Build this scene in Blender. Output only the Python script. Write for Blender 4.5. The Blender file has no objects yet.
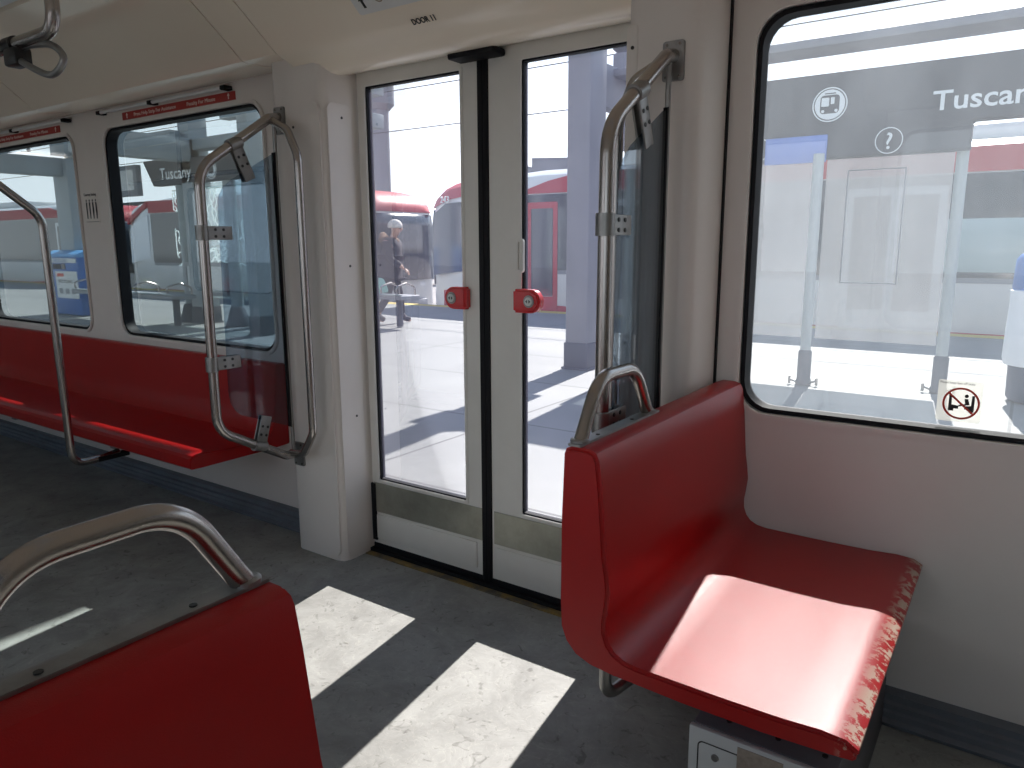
import bpy, bmesh, math, random
from mathutils import Vector, Matrix
random.seed(7)
S = bpy.context.scene
C = S.collection
PI = math.pi

# ------------------------------------------------------------------ materials
def newmat(name):
    m = bpy.data.materials.new(name); m.use_nodes = True
    nt = m.node_tree; nt.nodes.clear()
    return m, nt, nt.nodes, nt.links

def mat(name, col, rough=.5, metal=0., spec=.5, col2=None, scale=8., bump=0., bscale=60., coat=0., emis=None, detail=6., lo=.35, hi=.65):
    m, nt, N, L = newmat(name)
    out = N.new('ShaderNodeOutputMaterial'); b = N.new('ShaderNodeBsdfPrincipled')
    L.new(b.outputs[0], out.inputs[0])
    b.inputs['Base Color'].default_value = (*col, 1)
    b.inputs['Roughness'].default_value = rough
    b.inputs['Metallic'].default_value = metal
    b.inputs['Specular IOR Level'].default_value = spec
    b.inputs['Coat Weight'].default_value = coat
    tc = N.new('ShaderNodeTexCoord')
    if col2 is not None:
        n = N.new('ShaderNodeTexNoise'); n.inputs['Scale'].default_value = scale; n.inputs['Detail'].default_value = detail
        n.inputs['Roughness'].default_value = .65
        r = N.new('ShaderNodeValToRGB')
        r.color_ramp.elements[0].position = lo; r.color_ramp.elements[1].position = hi
        r.color_ramp.elements[0].color = (*col, 1); r.color_ramp.elements[1].color = (*col2, 1)
        L.new(tc.outputs['Object'], n.inputs['Vector']); L.new(n.outputs['Fac'], r.inputs[0]); L.new(r.outputs[0], b.inputs['Base Color'])
    if bump:
        n2 = N.new('ShaderNodeTexNoise'); n2.inputs['Scale'].default_value = bscale; n2.inputs['Detail'].default_value = 4
        bp = N.new('ShaderNodeBump'); bp.inputs['Strength'].default_value = bump; bp.inputs['Distance'].default_value = .002
        L.new(tc.outputs['Object'], n2.inputs['Vector']); L.new(n2.outputs['Fac'], bp.inputs['Height']); L.new(bp.outputs[0], b.inputs['Normal'])
    if emis:
        b.inputs['Emission Color'].default_value = (*emis[0], 1); b.inputs['Emission Strength'].default_value = emis[1]
    return m

def glass(name, tint, dirt, dirtcol=(.85, .88, .92), refl=1.0, streak=True, rough=0.0):
    """thin pane: tinted clear glass with a film of dust that scatters the light falling on it"""
    m, nt, N, L = newmat(name)
    out = N.new('ShaderNodeOutputMaterial')
    tr = N.new('ShaderNodeBsdfTransparent'); tr.inputs[0].default_value = (*tint, 1)
    gl = N.new('ShaderNodeBsdfGlossy'); gl.inputs['Roughness'].default_value = rough
    fr = N.new('ShaderNodeFresnel'); fr.inputs[0].default_value = 1.45
    mu = N.new('ShaderNodeMath'); mu.operation = 'MULTIPLY'; mu.inputs[1].default_value = refl
    m1 = N.new('ShaderNodeMixShader')
    L.new(fr.outputs[0], mu.inputs[0]); L.new(mu.outputs[0], m1.inputs[0]); L.new(tr.outputs[0], m1.inputs[1]); L.new(gl.outputs[0], m1.inputs[2])
    tl = N.new('ShaderNodeBsdfTranslucent'); tl.inputs[0].default_value = (*dirtcol, 1)
    df = N.new('ShaderNodeBsdfDiffuse'); df.inputs[0].default_value = (*dirtcol, 1)
    md = N.new('ShaderNodeMixShader'); md.inputs[0].default_value = .3
    L.new(tl.outputs[0], md.inputs[1]); L.new(df.outputs[0], md.inputs[2])
    m2 = N.new('ShaderNodeMixShader'); L.new(m1.outputs[0], m2.inputs[1]); L.new(md.outputs[0], m2.inputs[2])
    tc = N.new('ShaderNodeTexCoord'); mp = N.new('ShaderNodeMapping')
    mp.inputs['Scale'].default_value = (3.5, 3.5, 1.0)
    n = N.new('ShaderNodeTexNoise'); n.inputs['Scale'].default_value = 2.2; n.inputs['Detail'].default_value = 7; n.inputs['Roughness'].default_value = .6
    mr = N.new('ShaderNodeMapRange'); mr.inputs[1].default_value = .3; mr.inputs[2].default_value = .72
    mr.inputs[3].default_value = dirt * (.75 if streak else 1); mr.inputs[4].default_value = dirt * (1.3 if streak else 1)
    L.new(tc.outputs['Object'], mp.inputs[0]); L.new(mp.outputs[0], n.inputs['Vector']); L.new(n.outputs['Fac'], mr.inputs[0]); L.new(mr.outputs[0], m2.inputs[0])
    L.new(m2.outputs[0], out.inputs[0])
    return m

M = {}
M['wall'] = mat('wall_plastic', (.78, .725, .675), .36, col2=(.75, .69, .64), scale=3, bump=.08, bscale=300)
M['ceil'] = mat('ceiling_plastic', (.93, .83, .68), .13, col2=(.92, .81, .665), scale=2)
M['lens'] = mat('light_lens', (.75, .76, .76), .4)
M['doorp'] = mat('door_paint', (.74, .72, .67), .4, col2=(.70, .68, .63), scale=5)
M['rubber'] = mat('black_rubber', (.010, .010, .012), .6, spec=.2)
M['seam'] = mat('seam_black', (.01, .01, .01), .8)
M['red'] = mat('red_shell', (.37, .004, .005), .31, col2=(.34, .0035, .0045), scale=6, bump=.2, bscale=700, spec=.40)
M['worn'] = mat('worn_red', (.62, .42, .33), .6, col2=(.42, .03, .03), scale=60, lo=.5, hi=.56)
def worn_red():
    m = M['red'].copy(); m.name = 'red_shell_worn_edge'; nt = m.node_tree; N, L = nt.nodes, nt.links
    b = [n for n in N if n.type == 'BSDF_PRINCIPLED'][0]; src = b.inputs['Base Color'].links[0].from_socket
    tc = N.new('ShaderNodeTexCoord'); sp = N.new('ShaderNodeSeparateXYZ'); L.new(tc.outputs['Object'], sp.inputs[0])
    a = N.new('ShaderNodeMapRange'); a.inputs[1].default_value = -.188; a.inputs[2].default_value = -.160; L.new(sp.outputs['X'], a.inputs[0])
    n = N.new('ShaderNodeTexNoise'); n.inputs['Scale'].default_value = 38; n.inputs['Detail'].default_value = 8; n.inputs['Roughness'].default_value = .7; L.new(tc.outputs['Object'], n.inputs['Vector'])
    g = N.new('ShaderNodeMapRange'); g.inputs[1].default_value = .50; g.inputs[2].default_value = .54; L.new(n.outputs['Fac'], g.inputs[0])
    h = N.new('ShaderNodeMath'); h.operation = 'MULTIPLY'; L.new(a.outputs[0], h.inputs[0]); L.new(g.outputs[0], h.inputs[1])
    mx = N.new('ShaderNodeMix'); mx.data_type = 'RGBA'; mx.inputs[7].default_value = (.50, .38, .30, 1)
    L.new(h.outputs[0], mx.inputs[0]); L.new(src, mx.inputs[6]); L.new(mx.outputs[2], b.inputs['Base Color'])
    return m
M['redw'] = worn_red()
M['steel'] = mat('brushed_steel', (.42, .39, .37), .25, metal=1., bump=.06, bscale=250)
M['steeld'] = mat('dull_steel', (.36, .35, .34), .42, metal=1., col2=(.28, .28, .27), scale=20)
M['kick'] = mat('kick_plate_steel', (.32, .32, .27), .42, metal=.75, col2=(.42, .42, .36), scale=9)
M['screw'] = mat('screw_dark', (.05, .05, .05), .4, metal=.8)
M['floor'] = None
M['btn'] = mat('button_red', (.60, .015, .02), .25, coat=.4)
M['btnc'] = mat('button_face', (.65, .66, .64), .35)
M['white'] = mat('sticker_white', (.72, .72, .70), .5)
M['ink'] = mat('ink_black', (.02, .02, .02), .6)
M['redink'] = mat('ink_red', (.62, .05, .03), .5)
M['signred'] = mat('sign_red', (.42, .03, .02), .45)
M['signtxt'] = mat('sign_lettering', (.85, .75, .68), .5)
M['rail'] = mat('base_rail_grey', (.17, .19, .22), .5, col2=(.13, .14, .16), scale=6)
M['heat'] = mat('heater_white', (.55, .56, .54), .5)
M['heatt'] = mat('heater_top_dark', (.12, .12, .13), .55)
M['label'] = mat('label_tan', (.36, .30, .24), .6, col2=(.27, .22, .18), scale=80)
M['yel'] = mat('threshold_yellow', (.34, .22, .05), .7, col2=(.10, .09, .07), scale=14, lo=.3, hi=.6)
M['g_door'] = glass('door_glass', (.965, .965, .985), .024, (.68, .68, 1.0), .35)
M['g_side'] = glass('window_glass_clear', (.88, .945, .965), .007, (.75, .86, .92), .55)
M['g_dirty'] = glass('window_glass_dusty', (.97, .98, .99), .066, (.84, .90, .98), 1.0)
M['g_back'] = glass('far_side_glass', (.80, .83, .85), .008, (.7, .8, .9), .8)
M['g_tint'] = glass('screen_glass_tinted', (.66, .73, .79), .006, (.7, .8, .9), .7)
# outside
M['plat'] = None
M['beam'] = mat('painted_steel_grey', (.20, .21, .24), .55, col2=(.17, .18, .21), scale=2)
M['beamp'] = mat('painted_steel_brightened', (.36, .40, .42), .5, col2=(.31, .35, .37), scale=2)  # same canopy steel, colour raised for the brighter view at left
M['finkl'] = mat('fascia_lettering_brightened', (.88, .90, .90), .5)  # brighter copy of the lettering colour, offsetting the canopy shade
M['pole'] = mat('pole_pale', (.33, .37, .38), .5)
M['base'] = mat('pole_base_dark', (.08, .09, .11), .6)
M['fascia'] = mat('fascia_charcoal', (.055, .06, .07), .5)
M['frost'] = glass('shelter_frosted_panel', (.52, .55, .57), .20, (.66, .66, .68), .3, streak=False)
M['sheltg'] = glass('shelter_clear_glass', (.90, .95, .95), .05, (.85, .92, .92), .5)
M['etch'] = glass('etched_white', (.9, .95, .95), .85, (.95, .98, .98), .2, streak=False)
M['tw'] = mat('train_white', (.62, .62, .62), .3, coat=.3)
M['tr'] = mat('train_red', (.38, .03, .04), .5)
M['tg'] = mat('train_window_dark', (.035, .045, .055), .08, spec=.8)
M['td'] = mat('train_black', (.02, .02, .022), .5)
M['tgrey'] = mat('train_grey', (.25, .26, .28), .5)
M['lamp_r'] = mat('tail_lamp_red', (.8, .02, .02), .3, emis=((1, .05, .03), 1.5))
M['hl'] = mat('headlamp_glass', (.7, .72, .75), .15)
M['sand'] = mat('trackbed_gravel', (.28, .26, .24), .9, col2=(.18, .17, .16), scale=6, bump=.6, bscale=20)
M['field'] = mat('dry_grass', (.42, .38, .30), .95, col2=(.34, .32, .25), scale=.1)
M['hill'] = mat('far_ridge', (.30, .32, .36), .95, col2=(.24, .25, .28), scale=.05)
M['bldg'] = mat('building_grey', (.16, .17, .19), .8)
M['bldgw'] = mat('building_pale', (.5, .5, .48), .8)
M['blue'] = mat('bin_blue', (.03, .14, .42), .45)
M['bluel'] = mat('bin_blue_light', (.12, .36, .68), .4)
M['bag'] = mat('bag_clear_white', (.75, .78, .82), .5)
M['binm'] = mat('bin_mesh_navy', (.03, .05, .10), .6)
M['coat'] = mat('coat_dark', (.035, .03, .035), .85, bump=.4, bscale=60)
M['fur'] = mat('fur_brown', (.18, .11, .07), .95, bump=.8, bscale=200)
M['skin'] = mat('skin', (.50, .30, .22), .5)
M['hat'] = mat('hat_pale', (.62, .58, .54), .9, bump=.5, bscale=150)
M['blueref'] = mat('window_reflection_blue', (.12, .2, .5), .3)  # colour of a painted sky reflection
M['pants'] = mat('trousers_black', (.02, .02, .025), .8)
M['bagg'] = mat('bag_green', (.35, .60, .50), .5)
M['car'] = mat('car_paint', (.30, .32, .35), .3)

def floor_mat():
    m, nt, N, L = newmat('floor_worn_vinyl')
    out = N.new('ShaderNodeOutputMaterial'); b = N.new('ShaderNodeBsdfPrincipled'); L.new(b.outputs[0], out.inputs[0])
    tc = N.new('ShaderNodeTexCoord')
    n = N.new('ShaderNodeTexNoise'); n.inputs['Scale'].default_value = 5; n.inputs['Detail'].default_value = 10; n.inputs['Roughness'].default_value = .7; n.inputs['Distortion'].default_value = .6
    r = N.new('ShaderNodeValToRGB'); e = r.color_ramp.elements
    e[0].position = .30; e[0].color = (.20, .198, .182, 1); e[1].position = .70; e[1].color = (.37, .37, .345, 1)
    L.new(tc.outputs['Object'], n.inputs['Vector']); L.new(n.outputs['Fac'], r.inputs[0])
    n2 = N.new('ShaderNodeTexNoise'); n2.inputs['Scale'].default_value = 26; n2.inputs['Detail'].default_value = 8; n2.inputs['Distortion'].default_value = 1.5
    r2 = N.new('ShaderNodeValToRGB'); e = r2.color_ramp.elements
    e[0].position = .28; e[0].color = (.45, .44, .42, 1); e[1].position = .40; e[1].color = (1, 1, 1, 1)
    L.new(tc.outputs['Object'], n2.inputs['Vector']); L.new(n2.outputs['Fac'], r2.inputs[0])
    n3 = N.new('ShaderNodeTexNoise'); n3.inputs['Scale'].default_value = 9; n3.inputs['Detail'].default_value = 3; n3.inputs['Distortion'].default_value = 2.5
    r3 = N.new('ShaderNodeValToRGB'); e = r3.color_ramp.elements
    e[0].position = .485; e[0].color = (1, 1, 1, 1); e[1].position = .5; e[1].color = (1.35, 1.33, 1.28, 1)
    x = e.new(.515); x.color = (1, 1, 1, 1)
    L.new(tc.outputs['Object'], n3.inputs['Vector']); L.new(n3.outputs['Fac'], r3.inputs[0])
    mx = N.new('ShaderNodeMix'); mx.data_type = 'RGBA'; mx.blend_type = 'MULTIPLY'; mx.inputs[0].default_value = .8
    L.new(r.outputs[0], mx.inputs[6]); L.new(r2.outputs[0], mx.inputs[7])
    mx2 = N.new('ShaderNodeMix'); mx2.data_type = 'RGBA'; mx2.blend_type = 'MULTIPLY'; mx2.inputs[0].default_value = .5
    L.new(mx.outputs[2], mx2.inputs[6]); L.new(r3.outputs[0], mx2.inputs[7]); L.new(mx2.outputs[2], b.inputs['Base Color'])
    b.inputs['Roughness'].default_value = .55
    bp = N.new('ShaderNodeBump'); bp.inputs['Strength'].default_value = .25; bp.inputs['Distance'].default_value = .003
    L.new(n2.outputs['Fac'], bp.inputs['Height']); L.new(bp.outputs[0], b.inputs['Normal'])
    return m
M['floor'] = floor_mat()

def plat_mat():
    m, nt, N, L = newmat('platform_concrete')
    out = N.new('ShaderNodeOutputMaterial'); b = N.new('ShaderNodeBsdfPrincipled'); L.new(b.outputs[0], out.inputs[0])
    tc = N.new('ShaderNodeTexCoord')
    n = N.new('ShaderNodeTexNoise'); n.inputs['Scale'].default_value = 1.2; n.inputs['Detail'].default_value = 9
    r = N.new('ShaderNodeValToRGB'); e = r.color_ramp.elements
    e[0].position = .3; e[0].color = (.205, .21, .205, 1); e[1].position = .7; e[1].color = (.24, .245, .238, 1)
    L.new(tc.outputs['Object'], n.inputs['Vector']); L.new(n.outputs['Fac'], r.inputs[0])
    br = N.new('ShaderNodeTexBrick'); br.offset = 0
    br.inputs['Color1'].default_value = (1, 1, 1, 1); br.inputs['Color2'].default_value = (.95, .95, .95, 1); br.inputs['Mortar'].default_value = (.45, .45, .45, 1)
    br.inputs['Scale'].default_value = 1; br.inputs['Brick Width'].default_value = 3.1; br.inputs['Row Height'].default_value = 1.45; br.inputs['Mortar Size'].default_value = .012
    L.new(tc.outputs['Object'], br.inputs['Vector'])
    mx = N.new('ShaderNodeMix'); mx.data_type = 'RGBA'; mx.blend_type = 'MULTIPLY'; mx.inputs[0].default_value = 1
    L.new(r.outputs[0], mx.inputs[6]); L.new(br.outputs[0], mx.inputs[7]); L.new(mx.outputs[2], b.inputs['Base Color'])
    b.inputs['Roughness'].default_value = .8
    return m
M['plat'] = plat_mat()

# ------------------------------------------------------------------ object helpers
def link(name, me, m, parent=None):
    o = bpy.data.objects.new(name, me); C.objects.link(o)
    if m is not None and not me.materials: me.materials.append(m)
    if parent: o.parent = parent
    return o
def struct(o): o['kind'] = 'structure'; return o
def tag(o, label, cat, group=None, kind=None):
    o['label'] = label; o['category'] = cat
    if group: o['group'] = group
    if kind: o['kind'] = kind
    return o
def empty(name, loc=(0, 0, 0), label=None, cat=None, group=None, rz=0):
    o = bpy.data.objects.new(name, None); C.objects.link(o); o.location = loc; o.rotation_euler = (0, 0, rz)
    o.empty_display_size = .05
    if label: tag(o, label, cat, group)
    return o
def smooth(me, ang=40):
    for p in me.polygons: p.use_smooth = True
    try: me.set_sharp_from_angle(angle=math.radians(ang))
    except Exception: pass

def bmbox(bm, lo, hi, bevel=0., seg=2, rot=None):
    c = [(a + b) / 2 for a, b in zip(lo, hi)]; s = [abs(b - a) for a, b in zip(lo, hi)]
    t = bmesh.new()
    bmesh.ops.create_cube(t, size=1)
    bmesh.ops.scale(t, vec=s, verts=t.verts)
    if bevel: bmesh.ops.bevel(t, geom=t.edges[:], offset=min(bevel, min(s) * .45), segments=seg, affect='EDGES', profile=.5)
    if rot is not None: bmesh.ops.transform(t, matrix=rot, verts=t.verts)
    bmesh.ops.translate(t, vec=c, verts=t.verts)
    me = bpy.data.meshes.new('tmp'); t.to_mesh(me); t.free(); bm.from_mesh(me); bpy.data.meshes.remove(me)
def bake(bm, name, m, parent=None, sm=True, ang=40):
    me = bpy.data.meshes.new(name); bm.to_mesh(me); bm.free()
    if sm: smooth(me, ang)
    return link(name, me, m, parent)
def box(name, lo, hi, m, parent=None, bevel=0., seg=2, rot=None):
    bm = bmesh.new(); bmbox(bm, lo, hi, bevel, seg, rot); return bake(bm, name, m, parent)
def boxes(name, lst, m, parent=None, bevel=0.):
    bm = bmesh.new()
    for lo, hi in lst: bmbox(bm, lo, hi, bevel)
    return bake(bm, name, m, parent)

def fillet(pts, r, seg=8):
    pts = [Vector(p) for p in pts]; out = [pts[0]]
    for i in range(1, len(pts) - 1):
        a, b, c = pts[i - 1], pts[i], pts[i + 1]
        rr = r[i] if isinstance(r, (list, tuple)) else r
        u = (a - b); v = (c - b); lu, lv = u.length, v.length; u.normalize(); v.normalize()
        ang = u.angle(v)
        if ang > PI - .02 or rr <= 0: out.append(b); continue
        d = min(rr / math.tan(ang / 2), lu * .48, lv * .48)
        p0 = b + u * d; p1 = b + v * d
        for k in range(seg + 1):
            t = k / seg
            out.append((1 - t) ** 2 * p0 + 2 * t * (1 - t) * (b * .92 + (p0 + p1) / 2 * .08) + t * t * p1)
    out.append(pts[-1]); return out
def bmtube(bm, pts, r, n=14, closed=False, cap=True):
    pts = [Vector(p) for p in pts]; k = len(pts); rings = []
    prev = None
    for i, p in enumerate(pts):
        if closed: t = (pts[(i + 1) % k] - pts[i - 1]).normalized()
        else: t = (pts[min(i + 1, k - 1)] - pts[max(i - 1, 0)]).normalized()
        if prev is None:
            h = Vector((0, 0, 1)) if abs(t.z) < .9 else Vector((1, 0, 0))
            prev = t.cross(h).normalized()
        prev = (prev - t * prev.dot(t)).normalized(); b = t.cross(prev)
        rr = r[i] if isinstance(r, (list, tuple)) else r
        rings.append([bm.verts.new(p + (prev * math.cos(a) + b * math.sin(a)) * rr) for a in [2 * PI * j / n for j in range(n)]])
    m = k if closed else k - 1
    for i in range(m):
        A, B = rings[i], rings[(i + 1) % k]
        for j in range(n): bm.faces.new((A[j], A[(j + 1) % n], B[(j + 1) % n], B[j]))
    if cap and not closed:
        bm.faces.new(list(reversed(rings[0]))); bm.faces.new(rings[-1])
    bmesh.ops.recalc_face_normals(bm, faces=bm.faces[:])
def tube(name, pts, r, m, parent=None, fr=0, n=14, closed=False, seg=8):
    if fr: pts = fillet(pts, fr, seg)
    bm = bmesh.new(); bmtube(bm, pts, r, n, closed); return bake(bm, name, m, parent, ang=60)

def lathe(name, prof, m, parent=None, loc=(0, 0, 0), n=24):
    bm = bmesh.new(); rings = []
    for r, z in prof:
        rings.append([bm.verts.new((loc[0] + r * math.cos(2 * PI * j / n), loc[1] + r * math.sin(2 * PI * j / n), loc[2] + z)) for j in range(n)])
    for A, B in zip(rings, rings[1:]):
        for j in range(n): bm.faces.new((A[j], A[(j + 1) % n], B[(j + 1) % n], B[j]))
    bm.faces.new(list(reversed(rings[0]))); bm.faces.new(rings[-1])
    bmesh.ops.recalc_face_normals(bm, faces=bm.faces[:])
    return bake(bm, name, m, parent)

# plane maps: 2D (a,b) plus extrusion depth c
XZ = lambda a, b, c: (a, c, b)
YZ = lambda a, b, c: (c, a, b)
XY = lambda a, b, c: (a, b, c)
def rrect(x0, y0, x1, y1, r=0., seg=6):
    if r <= 0: return [(x0, y0), (x1, y0), (x1, y1), (x0, y1)]
    out = []
    for cx, cy, a0 in ((x1 - r, y0 + r, -PI / 2), (x1 - r, y1 - r, 0), (x0 + r, y1 - r, PI / 2), (x0 + r, y0 + r, PI)):
        for k in range(seg + 1):
            a = a0 + PI / 2 * k / seg; out.append((cx + r * math.cos(a), cy + r * math.sin(a)))
    return out
def circ(cx, cy, r, n=24, ry=None):
    return [(cx + r * math.cos(2 * PI * k / n), cy + (ry or r) * math.sin(2 * PI * k / n)) for k in range(n)]
def plate(name, loops, c0, c1, m, parent=None, mp=XZ, bevel=0., bseg=2, func=None, ang=30):
    """solid plate: outer loop plus holes, extruded c0..c1"""
    cu = bpy.data.curves.new('t', 'CURVE'); cu.dimensions = '2D'; cu.fill_mode = 'BOTH'; cu.extrude = .5
    for lp in loops:
        sp = cu.splines.new('POLY'); sp.points.add(len(lp) - 1); sp.use_cyclic_u = True
        for i, p in enumerate(lp): sp.points[i].co = (p[0], p[1], 0, 1)
    o = bpy.data.objects.new('t', cu); C.objects.link(o)
    dg = bpy.context.evaluated_depsgraph_get(); dg.update()
    me = bpy.data.meshes.new_from_object(o.evaluated_get(dg))
    bpy.data.objects.remove(o); bpy.data.curves.remove(cu)
    bm = bmesh.new(); bm.from_mesh(me); bpy.data.meshes.remove(me)
    bmesh.ops.remove_doubles(bm, verts=bm.verts, dist=1e-5)
    for v in bm.verts:
        c = c0 + (v.co.z + .5) * (c1 - c0); q = mp(v.co.x, v.co.y, c)
        v.co = func(*q) if func else q
    bmesh.ops.recalc_face_normals(bm, faces=bm.faces[:])
    bmesh.ops.dissolve_limit(bm, angle_limit=.002, verts=bm.verts[:], edges=bm.edges[:])
    if bevel:
        ed = [e for e in bm.edges if len(e.link_faces) == 2 and e.calc_face_angle(0) > math.radians(50)]
        bmesh.ops.bevel(bm, geom=ed, offset=bevel, segments=bseg, affect='EDGES', clamp_overlap=True)
    me = bpy.data.meshes.new(name); bm.to_mesh(me); bm.free(); smooth(me, ang)
    return link(name, me, m, parent)

def text(name, s, size, m, parent=None, mat4=None, depth=.0006, align='LEFT', xs=1.0, weight=0.):
    cu = bpy.data.curves.new('t', 'FONT'); cu.body = s; cu.size = size; cu.extrude = depth; cu.align_x = align; cu.offset = weight
    cu.resolution_u = 3
    o = bpy.data.objects.new('t', cu); C.objects.link(o)
    dg = bpy.context.evaluated_depsgraph_get(); dg.update()
    me = bpy.data.meshes.new_from_object(o.evaluated_get(dg))
    bpy.data.objects.remove(o); bpy.data.curves.remove(cu)
    me.materials.clear()
    me.transform(Matrix.Scale(xs, 4, (1, 0, 0)))
    if mat4 is not None: me.transform(mat4)
    me.name = name
    return link(name, me, m, parent)
def face_minus_y(x, y, z):      # text lying in the XZ plane, read from -Y
    return Matrix.Translation((x, y, z)) @ Matrix.Rotation(PI / 2, 4, 'X')

# ------------------------------------------------------------------ dimensions
WY = 2.10                    # inner face of door-side wall
CY = .87                     # centre line of the car
BY = 2 * CY - WY             # inner face of the opposite wall
X0, X1 = -8.6, 3.6           # ends of the modelled car
DX0, DX1 = -2.18, -.965      # doorway
def mir(y): return 2 * CY - y

# ------------------------------------------------------------------ room shell
fl = box('floor', (X0, BY - .1, -.12), (X1, WY + .02, 0), M['floor']); struct(fl)
WIN = [(-7.45, -6.10), (-5.78, -4.40), (-4.07, -2.745), (-.66, .70), (1.03, 2.40)]
WZ0, WZ1 = .80, 1.885
BWIN = [(-7.45, -6.10), (-5.78, -4.40), (-4.07, -2.745), (-.66, .70), (1.03, 2.40)]
def side_wall(name, y0, y1, wins):
    loops = [[(X0, -.1), (DX0 - .01, -.1), (DX0 - .01, 1.93), (DX1 + .01, 1.93), (DX1 + .01, -.1), (X1, -.1), (X1, 2.06), (X0, 2.06)]]
    for a, b in wins: loops.append(rrect(a, WZ0, b, WZ1, .085))
    o = plate(name, loops, y0, y1, M['wall'], mp=XZ); struct(o); return o
side_wall('wall_front', WY, WY + .056, WIN)
side_wall('wall_back', BY - .056, BY, BWIN)
for nm, x in (('wall_left', X0), ('wall_right', X1)):
    struct(box(nm, (x - .05, BY - .1, -.1), (x + .05, WY + .1, 2.2), M['wall']))

wi = 0
def window(a, b, y, sgn, gm):
    """black rubber gasket lining the opening, pane set back in it, pale inner lip"""
    global wi; wi += 1
    w = empty('window_%d' % wi, ((a + b) / 2, y, WZ0)); struct(w)
    w_ = lambda o: (setattr(o, 'location', tuple(-v for v in w.location)), o)[1]
    e = .004
    g = plate('gasket', [rrect(a + e, WZ0 + e, b - e, WZ1 - e, .085), rrect(a + .017, WZ0 + .017, b - .017, WZ1 - .017, .075)],
              y + .002 * sgn, y + .058 * sgn, M['rubber'], w); w_(g)
    p = plate('pane', [rrect(a + .012, WZ0 + .012, b - .012, WZ1 - .012, .078)], y + .046 * sgn, y + .051 * sgn, gm, w); w_(p)
    l = plate('lip', [rrect(a - .013, WZ0 - .013, b + .013, WZ1 + .013, .095), rrect(a + .003, WZ0 + .003, b - .003, WZ1 - .003, .083)],
              y - .012 * sgn, y + .001 * sgn, M['wall'], w, bevel=.005); w_(l)
for i, (a, b) in enumerate(WIN): window(a, b, WY, 1, M['g_dirty'] if i > 2 else M['g_side'])
for i, (a, b) in enumerate(BWIN): window(a, b, BY, -1, M['g_back'])

# ceiling panels, seams between them show the dark void
prof = [(2.10, 1.985), (2.00, 1.968), (1.885, 1.963), (1.862, 1.967), (1.845, 1.98), (1.752, 2.058), (1.657, 2.135), (1.61, 2.168), (1.58, 2.180), (1.45, 2.205), (1.44, 2.222), (CY, 2.235)]
profd = [(2.095, 1.922), (2.06, 1.908), (2.02, 1.902), (1.985, 1.903), (1.965, 1.909), (1.945, 1.922), (1.92, 1.942), (1.89, 1.953), (1.855, 1.969), (1.752, 2.057), (1.657, 2.136), (1.61, 2.169), (1.58, 2.181), (1.45, 2.205), (1.44, 2.222), (CY, 2.235)]
def ceil_seg(x0, x1, pf):
    full = pf + [(mir(y), z) for y, z in reversed(pf[:-1])]
    up = [(y, z + .02) for y, z in reversed(full)]
    o = plate('ceiling', [full + up], x0, x1, M['ceil'], mp=YZ, ang=25); struct(o)
for x0, x1, pf in ((X0, -6.05, prof), (-6.045, -4.273, prof), (-4.267, -2.538, prof), (-2.532, -2.338, prof), (-2.332, -.80, profd), (-.795, -.60, prof), (-.595, 1.5, prof), (1.505, X1, prof)):
    ceil_seg(x0, x1, pf)
full = [(2.2, 2.03), (1.86, 2.03), (1.60, 2.22), (CY, 2.29)]; full += [(mir(y), z) for y, z in reversed(full[:-1])]
struct(plate('ceiling', [full + [(BY - .1, 2.45), (2.2, 2.45)]], X0, X1, M['seam'], mp=YZ))
for y0 in (1.19, mir(1.19) - .23):
    for xa in (-7.9, -5.3, -2.7, -.1):
        o = box('ceiling_light', (xa, y0, 2.203), (xa + 2.5, y0 + .23, 2.225), M['lens'], bevel=.006)
        side = 'door side' if y0 > CY else 'far side'
        where = {-7.9: 'at the rear end', -5.3: 'above the long red bench', -2.7: 'beside the doorway', -.1: 'above the dusty window bay'}[xa]
        tag(o, 'pale ceiling light strip %s, %s' % (where, side), 'ceiling light', 'ceiling light strips')

# door pillars (bulging covers either side of both doorways)
def pillar(xo, sx, back=False, n=1):
    pts = [(0, 2.10), (0, 1.955), (.008, 1.938), (.028, 1.93), (.17, 1.93), (.195, 1.938), (.212, 1.96), (.222, 2.0), (.228, 2.04), (.23, 2.10)]
    if n == 1: pts = [(0, 2.10), (0, 1.965), (.012, 1.94), (.04, 1.93), (.262, 1.93), (.280, 1.938), (.287, 1.96), (.287, 2.10)]
    w = [(xo + sx * a, mir(b) if back else b) for a, b in pts]
    z1 = 2.03 
    o = plate('trim_%d' % (n + (2 if back else 0)), [w], 0, z1, M['wall'], mp=XY, ang=50); struct(o); return o
pillar(-2.183, -1, n=1); pillar(-.96, 1, n=2)
pillar(-2.183, -1, True, 1); pillar(-.96, 1, True, 2)
# raised service covers on the pillars and their screws
def groove(name, pts, parent): return tube(name, pts, .0022, M['seam'], parent, fr=.03, n=6)
tp = struct(plate('trim_5', [rrect(-2.365, .02, -2.20, 1.80, .035)], 1.9275, 1.935, M['wall'], mp=XZ, bevel=.0015))
for x, z in ((-2.345, 1.72), (-2.345, 1.32), (-2.345, .95), (-2.345, .62)):
    o = lathe('screw', [(.005, 0), (.005, .002)], M['screw'], tp, n=10); o.rotation_euler = (PI / 2, 0, 0); o.location = (x, 1.9278, z)
tp = struct(plate('trim_6', [rrect(-.958, .02, -.925, 1.86, .012)], 1.9275, 1.935, M['wall'], mp=XZ, bevel=.0015))
for x, z in ((-.94, 1.80), (-.94, 1.3), (-.94, 1.0)):
    o = lathe('screw', [(.005, 0), (.005, .002)], M['screw'], tp, n=10); o.rotation_euler = (PI / 2, 0, 0); o.location = (x, 1.9278, z)
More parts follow.
